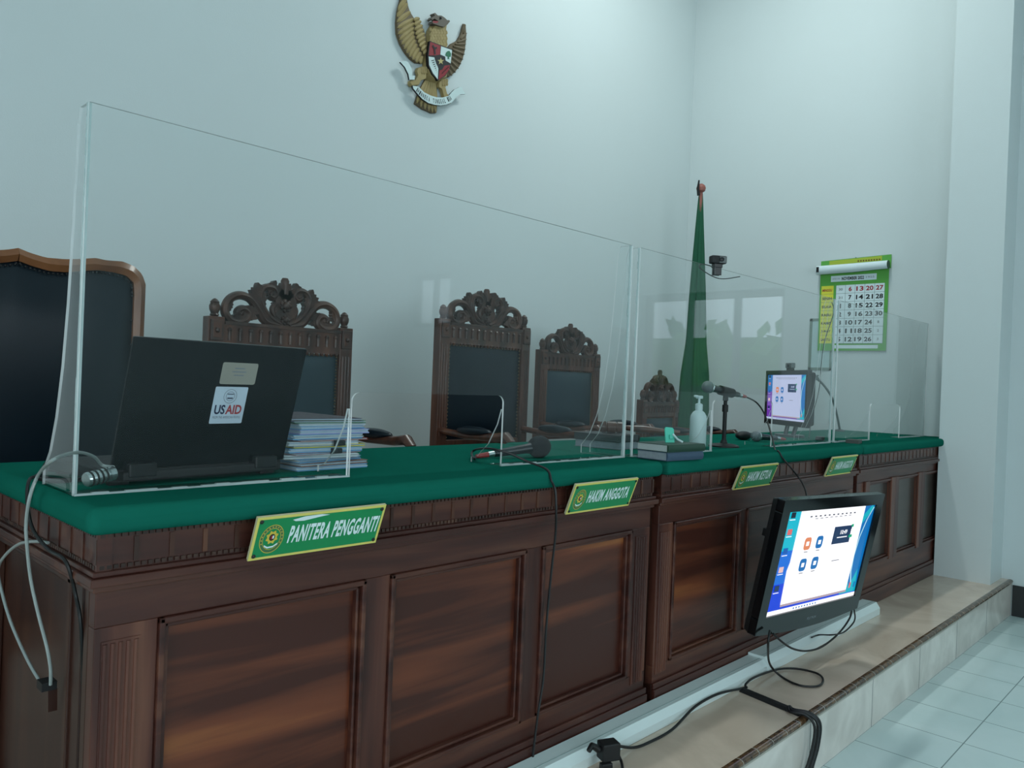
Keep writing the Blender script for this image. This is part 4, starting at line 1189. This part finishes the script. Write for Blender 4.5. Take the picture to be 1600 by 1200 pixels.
# ------------------------------------------------------------------ combination lock with steel cable
LT = DZ+.004
la, lb = gy(134, 750, 1.640), gy(177, 739, 1.655)
d = thing('combination_lock', 'silver combination lock with number wheels beside the laptop', 'lock', la)
T = axisT((0, 0, 0), lb-la); L = (lb-la).length
MB().lathe([(.013, 0), (.0145, .002), (.0145, L*.72), (.011, L*.74), (.011, L*.80), (.0145, L*.80), (.0145, L), (.010, L+.003)], CHROME, 22, T).build('barrel', d, smooth=True)
q = MB()
for k in range(4): q.lathe([(.0152, .006+k*.010), (.0152, .010+k*.010)], SDK, 22, T)
q.build('number_wheels', d)
pts = smoothpath([lb+Vector((0, 0, .012))] + [gy(160, 727, 1.69), gy(147, 714, 1.66), gy(125, 707, 1.60), gy(100, 711, 1.54), gy(78, 722, 1.50)] +
                 [gx(60, 742, .470), gx(47, 775, .452), gx(41, 815, .452), gx(42, 850, .455), gx(48, 905, .465), gx(60, 960, .475), gx(73, 1010, .480), gx(79, 1045, .487), gx(79, 1070, .490)])
tag(MB().tube(pts, .0032, GREYC, 8).build('security_cable', smooth=True), 'grey steel cable looping from the lock down the end of the nearest bench', 'cable')
pts = smoothpath([gx(68, 1073, .490), gx(45, 1035, .484), gx(18, 975, .478), gx(3, 925, .475), gx(-3, 890, .473), gx(8, 868, .473), gx(30, 850, .476), gx(55, 846, .482), gx(75, 848, .487)])
tag(MB().tube(pts, .0032, GREYC, 8).build('security_cable', smooth=True), 'lower return loop of the grey cable on the bench end', 'cable')
p = gx(74, 1072, .49)
q = MB().box((-.014, -.016, -.004), (.012, .016, .012), BLACKM).prism([(-.014, -.052), (.016, -.045), (.012, -.004), (-.012, -.004)], .016, W_END, fn=lambda u, v, w: (w-.002, -u, v))
tag(q.build('cable_anchor', loc=p), 'dark anchor holding the grey cable loop on the bench end', 'anchor')
pts = smoothpath([Vector((0.62, 1.76, DZ+.004)), Vector((0.54, 1.80, DZ+.005)), gz(60, 745, DZ+.006), gx(45, 752, .468), gx(43, 790, .465), gx(52, 828, .468), gx(75, 858, .474), gx(98, 872, .478), gx(108, 890, .483), gx(118, 930, .497), gx(126, 975, .50), gx(130, 1080, .515), gx(132, 1250, .515)])
tag(MB().tube(pts, .0035, CABLE, 8).build('power_cable', smooth=True), 'black cable from the laptop hanging down the end of the nearest bench', 'cable')
pts = smoothpath([Vector((0.60, 1.80, DZ+.005)), gz(95, 752, DZ+.006), gz(70, 750, DZ+.006), gz(56, 745, DZ+.010), gz(72, 735, DZ+.02), gz(74, 722, DZ+.03), gz(72, 733, DZ+.006), gz(120, 736, DZ+.005)])
tag(MB().tube(pts, .0042, CABLE, 8).build('coiled_cable', smooth=True), 'black cable coil lying behind the left wing of the nearest screen', 'cable')

# ------------------------------------------------------------------ pile of case files
cols = {'b': (105, 158, 198), 'w': (205, 215, 220), 'p': (160, 120, 130), 'g': (0, 100, 60), 'd': (60, 50, 60), 'y': (220, 210, 60), 'r': (150, 60, 55), 'l': (150, 160, 205), 'm': (125, 95, 85)}
seq = [('b', .011), ('m', .009), ('b', .010), ('w', .010), ('p', .006), ('b', .011), ('y', .007), ('w', .010), ('r', .005), ('b', .013), ('l', .012), ('b', .010), ('w', .006), ('g', .007), ('d', .006)]
names = {'b': 'pale blue', 'w': 'white', 'p': 'dusty pink', 'g': 'dark green', 'd': 'dark grey', 'y': 'yellow', 'r': 'red', 'l': 'lilac blue', 'm': 'brown'}
z = DZ
ordn = ['bottom one of the pile', 'second from the bottom', 'third from the bottom', 'fourth from the bottom', 'fifth from the bottom', 'sixth from the bottom', 'seventh from the bottom',
        'middle of the pile', 'seventh from the top', 'sixth from the top', 'fifth from the top', 'fourth from the top', 'third from the top', 'just under the topmost file', 'topmost of the pile']
for i, (c, t) in enumerate(seq):
    rz = math.radians(5+random.uniform(-8, 8)); ox, oy = random.uniform(-.014, .014), random.uniform(-.008, .008)
    d = thing('case_file', '%s case file beside the laptop, %s' % (names[c], ordn[i]), 'file', (1.145+ox, 1.90+oy, z), rz, 'case files piled beside the laptop')
    m = mat('file_'+c, cols[c], .6, var=(40, .12)); w, l = .108, .155
    sag = lambda u: 0.0
    MB().box((-w, -l, .0), (w, l, t*.28), m).box((-w, -l, t*.82), (w, l, t*.98), m).build('cover', d)
    q = MB()
    for k in range(3):
        a = random.uniform(-.006, .004)
        q.box((-w+.002+random.uniform(-.004, .003), -l+.003+a, t*(.28+.18*k)), (w-.001+random.uniform(-.004, .006), l-.004, t*(.28+.18*(k+1))), PAPER if k != 1 else mat('file_sheet', (150, 178, 205), .7, var=(60, .15)))
    q.build('pages', d)
    z += t
for (px, py, lab) in ((534, 692, 'upper black binder clip on the case files'), (529, 704, 'lower black binder clip on the case files')):
    p = gy(px, py, 1.742)
    q = MB().prism([(-.010, -.006), (.0, -.008), (.0, .008), (-.010, .006)], .030, BLACK, fn=lambda u, v, w: (w-.015, u, v))
    q.tube([(-.01, 0, .007), (-.008, .02, .009), (.008, .02, .009), (.01, 0, .007)], .001, CHROME, 5)
    tag(q.build('binder_clip', loc=(p.x-.01, 1.742, p.z), rot=(0, 0, math.radians(5))), lab, 'clip', 'black binder clips on the case files')

# ------------------------------------------------------------------ microphones
MESHG = mat('mic_grille', (120, 130, 134), .35, metal=.6, bump=(700, .8)); FOAM = mat('mic_foam', (20, 24, 28), .95, bump=(500, .6)); MICB = mat('mic_body', (16, 26, 32), .3)
def mic(a, b, label, foam=False, L=.17):
    """a: plug end, b: towards the head"""
    d = thing('microphone', label, 'microphone', a)
    T = axisT((0, 0, 0), Vector(b)-Vector(a))
    MB().lathe([(.005, -.045), (.007, -.035), (.0085, -.012), (.0085, .0)], RED, 14, T).build('red_plug', d, smooth=True)
    MB().lathe([(.0095, 0), (.0095, .022)], CHROME, 16, T).build('plug_collar', d, smooth=True)
    MB().lathe([(.0105, .022), (.012, .03), (.0155, L-.03), (.019, L-.008), (.019, L)], MICB, 20, T).build('handle', d, smooth=True)
    if foam:
        MB().ball((0, 0, L+.022), .037, FOAM, 24, sc=(1, 1, 1.1), T=T).build('foam_windscreen', d, smooth=True)
    else:
        MB().lathe([(.021, L), (.0245, L+.003), (.0245, L+.009), (.021, L+.011)], CHROME, 24, T).build('grille_ring', d, smooth=True)
        MB().ball((0, 0, L+.020), .0255, MESHG, 24, sc=(1, 1, 1.05), T=T).build('grille', d, smooth=True)
    return d
# on the stand
sx, sy = 3.135, 1.700
st = thing('microphone_stand', 'black desk microphone stand with round base on the middle bench', 'stand', (sx, sy, DZ))
MB().lathe([(.066, 0), (.066, .006), (.05, .012), (.016, .016), (.012, .03)], BLACKM, 32).build('base', st, smooth=True)
zt = gy(1130, 622, sy).z-DZ
MB().lathe([(.009, .015), (.009, zt-.06), (.013, zt-.06), (.013, zt-.03), (.008, zt-.028), (.008, zt)], BLACKM, 16).build('pole', st, smooth=True)
mh, mt = gy(1104, 604, sy), gy(1158, 618, sy-.01)
L = (mt-mh).length
q = MB().tube([(mh+(mt-mh)*.38)-Vector((sx, sy, DZ)), (mh+(mt-mh)*.72)-Vector((sx, sy, DZ))], .021, BLACKM, 16)
q.tube([(0, 0, zt-.01), (mh+(mt-mh)*.55)-Vector((sx, sy, DZ))], .012, BLACKM, 10); q.build('clip_holder', st, smooth=True)
mic(mt, mh, 'black microphone with silver grille held up on the desk stand', L=max(.12, L-.03))
pts = smoothpath([mt+(mt-mh).normalized()*.04, gy(1182, 629, sy-.02), gy(1195, 648, sy-.05), gy(1206, 682, 1.575), gy(1212, 706, 1.50), over(1216, 708), gy(1223, 716, 1.424), gy(1229, 723, 1.424), gy(1240, 736, 1.422), gy(1252, 752, 1.40), gy(1259, 768, 1.36), gy(1262, 790, 1.33)])
tag(MB().tube(pts, .0036, CABLE, 8).build('microphone_cable', smooth=True), 'black cable running from the stand microphone down behind the television', 'cable')
# lying with foam cover
a, b = Vector((1.760, 1.775, DZ+.012)), Vector((1.93, 1.725, DZ+.034))
mic(a, b, 'microphone with black foam cover lying on the nearest bench', foam=True)
pl = a+(a-b).normalized()*.045
pts = smoothpath([pl, gz(741, 717, DZ+.012), gz(737, 708, DZ+.016), gz(745, 702, DZ+.03), gy(766, 701, 1.62), gy(795, 708, 1.56), gy(824, 721, 1.51), over(854, 741), gy(861, 750, 1.424), gy(865, 759, 1.424), gy(868, 770, 1.420), gy(869, 800, 1.415), gy(868, 835, 1.43), gy(863, 880, 1.44), gy(857, 940, 1.45), gy(853, 990, 1.453), gy(849, 1060, 1.453), gy(840, 1120, 1.453), gy(831, 1200, 1.45), gy(829, 1270, 1.42)])
tag(MB().tube(pts, .0034, CABLE, 8).build('microphone_cable', smooth=True), 'black cable hanging down the front of the nearest bench', 'cable')
# third one
bc = gy(1181, 683, 1.80); bc.z = DZ+.0268
a = bc+Vector((.165, -.045, -.012))
mic(a, bc, 'microphone with silver grille lying flat near the lit monitor', L=(bc-a).length-.020)
# dark rest beside it
tag(MB().ball((gz(1164, 688, DZ).x+.03, 1.90, DZ+.022), .05, BLACKM, 18, sc=(1.2, .7, .44)).build('computer_mouse', smooth=True), 'dark rounded mouse lying behind the flat microphone', 'mouse')

# ------------------------------------------------------------------ sanitiser bottle
p = gz(1089.5, 699, DZ)
d = thing('pump_bottle', 'white pump bottle of hand sanitiser behind the middle screen', 'bottle', (p.x, p.y, DZ), math.radians(-10))
zt = gy(1091, 617, p.y).z-DZ; k = zt/.235
MB().lathe([(.032, 0), (.035, .004), (.035, .125*k), (.033, .142*k), (.024, .158*k), (.014, .166*k), (.013, .17*k)], WHITEP, 28).build('body', d, smooth=True)
MB().lathe([(.015, .166*k), (.016, .170*k), (.016, .192*k), (.012, .196*k), (.005, .198*k), (.005, .222*k)], WHITEP, 20).build('cap', d, smooth=True)
MB().box((-.012, -.010, .218*k), (.014, .010, .232*k), WHITEP).box((-.030, -.006, .224*k), (-.010, .006, .234*k), WHITEP).build('pump_head', d, bevel=.003)

# ------------------------------------------------------------------ books
def book(c, rz, w, l, t, cov, pg, label, group=None, z=DZ, spine=True):
    """spine along local x on the -y side when spine"""
    d = thing('book', label, 'book', (c[0], c[1], z), rz, group)
    q = MB().box((-l/2, -w/2, 0), (l/2, w/2, .0022), cov).box((-l/2, -w/2, t-.0022), (l/2, w/2, t), cov)
    n = 8; P = [(-w/2+.004, 0)]+[(-w/2-.005*math.sin(PI*i/n)+.001, t*i/n) for i in range(n+1)]+[(-w/2+.004, t)]
    q.prism(P, l, cov, fn=lambda u, v, ww: (-l/2+ww, u, v))
    q.build('cover', d, bevel=.0008)
    q = MB().box((-l/2+.003, -w/2+.003, .0022), (l/2-.003, w/2-.004, t-.0022), pg)
    q.build('page_block', d)
    return d
GB = mat('book_green', (28, 62, 48), .5, bump=(400, .2)); BB = mat('book_blue', (58, 78, 100), .6); DB = mat('book_black', (22, 24, 28), .4)
PG = mat('page_edges', (178, 186, 184), .8, var=(300, .12)); PG2 = mat('page_edges_grey', (140, 150, 156), .8, var=(80, .25))
A = Vector((2.275, 1.440)); Bv = Vector((2.310, 1.583)); Cv = Vector((2.475, 1.428))
rz = math.atan2((Cv-A).y, (Cv-A).x)-0.02
ux = Vector((math.cos(rz), math.sin(rz))); uy = Vector((-ux.y, ux.x))
cc = A+ux*.105+uy*.068
book(cc, rz, .132, .205, .029, BB, PG2, 'worn blue-backed book under the green book')
book(cc+Vector((0.004, 0)), rz, .136, .212, .026, GB, PG, 'dark green hardback book on top of the worn blue book', z=DZ+.029)
book((2.545, 1.895), math.radians(95), .15, .21, .030, mat('book_grey', (95, 104, 108), .5), PG2, 'thick grey book behind the green hardback, under a black one')
book((2.540, 1.895), math.radians(93), .155, .215, .026, DB, mat('book_dark_edges', (60, 66, 68), .7), 'black book under the wooden gavel', z=DZ+.030)
# gavel
zg = DZ+.056
d = thing('gavel', 'carved wooden gavel lying on the black book', 'gavel', (2.583, 1.895, zg+.024), math.radians(-50))
hd = Matrix.Rotation(PI/2, 4, 'Y')
MB().lathe([(.014, -.050), (.022, -.045), (.024, -.030), (.020, -.028), (.020, -.024), (.024, -.022), (.024, .010), (.021, .012), (.021, .016), (.024, .018), (.022, .045), (.014, .050)], W_CHAIR, 22, hd).build('head', d, smooth=True)
MB().tube([(.05, 0, .0), (.12, .004, -.004), (.20, .01, -.008), (.27, .015, -.01)], [.010, .016, .010, .007], W_CHAIR, 12).build('handle', d, smooth=True)
# mint scoop leaning on the green book
zb = DZ+.055
p = gz(1066, 691, zb)
d = thing('plastic_scoop', 'mint green plastic scoop with white handle lying on the green book', 'scoop', (2.395, 1.505, zb), math.radians(-20))
MB().prism([(-.020, .0), (.018, .0), (.018, .046), (.012, .052), (-.014, .054), (-.020, .048)], .005, MINT, fn=lambda u, v, w: (u, w+v*.15, v)).box((-.006, -.004, .012), (.008, .001, .028), MINT).build('blade', d, bevel=.0015)
MB().tube([(.006, -.004, .030), (.022, -.012, .012), (.038, -.020, .003)], .0035, WHITEP, 8).build('stick', d, smooth=True)

# ------------------------------------------------------------------ gooseneck holder and wires near the monitor
GF = gz(1312, 674, DZ)
d = thing('gooseneck_holder', 'grey clamp holder on a bent arm beside the lit monitor', 'holder', (GF.x, GF.y, DZ))
def loc(v): return v-GF
GH = mat('holder_grey', (95, 108, 108), .4)
MB().lathe([(.03, 0), (.03, .01), (.012, .016)], GH, 20).build('foot', d, smooth=True)
y0 = GF.y-.02
pts = smoothpath([Vector((0, 0, .01)), loc(gy(1308, 650, y0)), loc(gy(1300, 622, y0)), loc(gy(1288, 603, y0)), loc(gy(1277, 592, y0))])
MB().tube(pts, .0075, GH, 10).build('bent_arm', d, smooth=True)
c0 = loc(gy(1276, 591, y0))
q = MB().box((-.05, -.012, -.012), (.012, .012, .006), GH, Matrix.Translation(c0)).box((-.055, -.014, .012), (.0, .010, .022), GH, Matrix.Translation(c0)).box((-.015, -.01, -.01), (-.005, .01, .02), GH, Matrix.Translation(c0))
q.build('clamp', d, bevel=.002)
pts = smoothpath([gy(1284, 438, 1.62), gy(1285, 480, 1.8), gy(1283, 540, 2.0), gy(1281, 590, 2.03), gy(1278, 620, 2.05), gy(1270, 650, 2.03), gz(1264, 682, DZ+.004)])
pts = smoothpath([gy(1300, 473, BY+.01), gy(1302, 490, BY+.03), gy(1288, 535, 1.75), gy(1283, 570, 1.9), gy(1281, 600, 2.0), gy(1276, 625, 2.0), gy(1269, 650, 1.99), gz(1264, 684, DZ+.003)])
tag(MB().tube(pts, .0022, CABLE, 6).build('hanging_wire', smooth=True), 'thin black wire hanging from the screens past the lit monitor', 'cable')
# small black adaptor and folded case at the joint of the far benches
p = gz(1318, 691, DZ)
tag(MB().prism([(-.05, -.03), (.05, -.035), (.055, .03), (-.045, .035)], .018, mat('worn_case', (70, 76, 72), .6), fn=lambda u, v, w: (u, v, w)).build('spectacle_case', loc=(4.20, 1.535, DZ), rot=(0, 0, .25), bevel=.004), 'dark worn case on the joint of the middle and farthest benches', 'case')
tag(MB().box((-.045, -.02, 0), (.045, .02, .022), BLACKM).build('power_adaptor', loc=(4.17, 1.70, DZ), rot=(0, 0, .3), bevel=.004), 'small black adaptor behind the farthest acrylic screen', 'adaptor')

# ------------------------------------------------------------------ white cable trunking along the foot of the benches
def trunk(x0, x1, y0, y1, h, label):
    prof = [(y0, 0), (y0, h*.55), (y0+.018, h), (y1, h), (y1, 0)]
    q = MB().prism(prof, x1-x0, TRUNK, fn=lambda u, v, w: (x0+w, u, PZ+v))
    q.box((x0, y0+.032, PZ+h), (x1, y0+.034, PZ+h+.0012), mat('trunk_seam', (140, 160, 160), .5))
    return tag(q.build('cable_trunking', bevel=.002), label, 'trunking', 'white trunking along the foot of the benches')
trunk(0.2, 2.95, 1.372, 1.456, .050, 'near length of white cable trunking at the foot of the benches')
trunk(2.951, 4.19, 1.368, 1.456, .060, 'far length of white cable trunking ending beyond the television')

# ------------------------------------------------------------------ cables on the step
z = PZ+.006
a_ = gz(1140, 1073, PZ); a_.y = min(a_.y, 1.352)
p = gz(951, 1168, PZ+.06)
d = thing('mains_plug', 'black mains adaptor resting against the white trunking', 'plug', (p.x, p.y, PZ+.028), math.radians(-25))
MB().box((-.028, -.022, -.0), (.028, .022, .050), BLACKM).build('body', d, bevel=.004)
MB().box((-.035, -.03, -.02), (.0, -.010, .0), BLACKM).tube([(-.03, 0, .03), (-.055, .0, .045), (-.07, -.01, .035)], [.012, .010, .008], CABLE, 8).build('lead', d, bevel=.003)
pts = smoothpath([gst(968, 1166, PZ+.03), gst(990, 1168, z), gst(1012, 1161, z), gst(1050, 1140, z), gst(1085, 1105, z), gst(1120, 1085, z), Vector((a_.x-.01, a_.y, z+.004)), Vector((a_.x+.02, a_.y-.01, PZ+.012))])
tag(MB().tube(pts, .0045, CABLE, 8).build('floor_cable', smooth=True), 'black cable curving along the step from the mains adaptor', 'cable')
pts = smoothpath([gz(965, 1178, PZ+.02), gz(972, 1195, z), gz(973, 1230, z), gz(970, 1290, z)])
tag(MB().tube(pts, .0045, CABLE, 8).build('floor_cable', smooth=True), 'short black cable leaving the mains adaptor towards the viewer', 'cable')
# flat black cable cover across the step, leads falling over the edge
a, b = gz(1140, 1073, PZ), gz(1252, 1118, PZ)
a.y = min(a.y, 1.352)
dr = (b-a); dr.z = 0; n_ = Vector((-dr.y, dr.x, 0)).normalized()*.017
q = MB().add([a-n_, b-n_, b+n_, a+n_]+[v+Vector((0, 0, .011)) for v in (a-n_*.6, b-n_*.6, b+n_*.6, a+n_*.6)], [(0, 1, 2, 3), (4, 5, 6, 7), (0, 1, 5, 4), (1, 2, 6, 5), (2, 3, 7, 6), (3, 0, 4, 7)], BLACKM)
tag(q.build('cable_wrap'), 'black flat cable wrap lying across the marble step', 'cable')
ex = gz(1250, 1116, PZ+.008)
for i, (u, m, r, xx, lab) in enumerate(((-.012, CABLE, .005, 1243, 'left of the three black leads falling over the step edge'), (.006, CABLE, .006, 1254, 'middle black lead falling over the step edge'), (.018, CABLE, .005, 1263, 'right of the three black leads falling over the step edge'), (.012, GREYC, .002, 1250, 'thin grey lead among those falling over the step edge'))):
    e = Vector((ex.x+u, NY+.045, PZ+.010))
    pts = [a+(b-a)*.8+Vector((u*.4, 0, .012)), e, Vector((e.x+.01, NY-.006, PZ+.012)), Vector((e.x+.022+u*.5, NY-.034, PZ-.02)), Vector((e.x+.02+u*.8, NY-.030, PZ-.10)), Vector((e.x-.005+u, NY-.02, PZ-.18)), Vector((e.x-.02+u, NY-.03, .006)), Vector((e.x-.05+u, NY-.10, .006))]
    tag(MB().tube(smoothpath(pts), r, m, 8).build('hanging_lead', smooth=True), lab, 'cable', 'leads falling over the step edge')
# television leads
tvb = Vector((2.83, 1.27, .47))
pts = smoothpath([gy(1203, 985, 1.25), gy(1200, 1010, 1.25), gz(1203, 1038, z+.05), gst(1222, 1058, z), gst(1250, 1071, z), gst(1278, 1072, z), gst(1286, 1062, z), gst(1276, 1052, z), gst(1245, 1045, z), gst(1215, 1046, z), gst(1180, 1058, z), Vector((a_.x+.03, a_.y, z+.012)), Vector((a_.x+.01, a_.y-.01, PZ+.012))])
tag(MB().tube(pts, .0042, CABLE, 8).build('television_cable', smooth=True), 'black cable from the television making a loop on the marble step', 'cable')
pts = smoothpath([gy(1208, 990, 1.26), gy(1222, 1003, 1.25), gy(1240, 1014, 1.26), gy(1262, 1017, 1.27), gy(1285, 1010, 1.28), gy(1310, 990, 1.28), gy(1328, 965, 1.27), gy(1331, 945, 1.27)])
tag(MB().tube(pts, .0040, CABLE, 8).build('television_cable', smooth=True), 'black cable drooping under the television from side to side', 'cable')
pts = smoothpath([gy(1334, 950, 1.27), gy(1336, 965, 1.27), gy(1332, 975, 1.27), gy(1318, 988, 1.275), gy(1300, 992, 1.28), gz(1280, 992, PZ+.05), gz(1268, 996, PZ+.055)])
tag(MB().tube(pts, .0032, CABLE, 8).build('television_cable', smooth=True), 'thin black lead from the right end of the television to the trunking', 'cable')
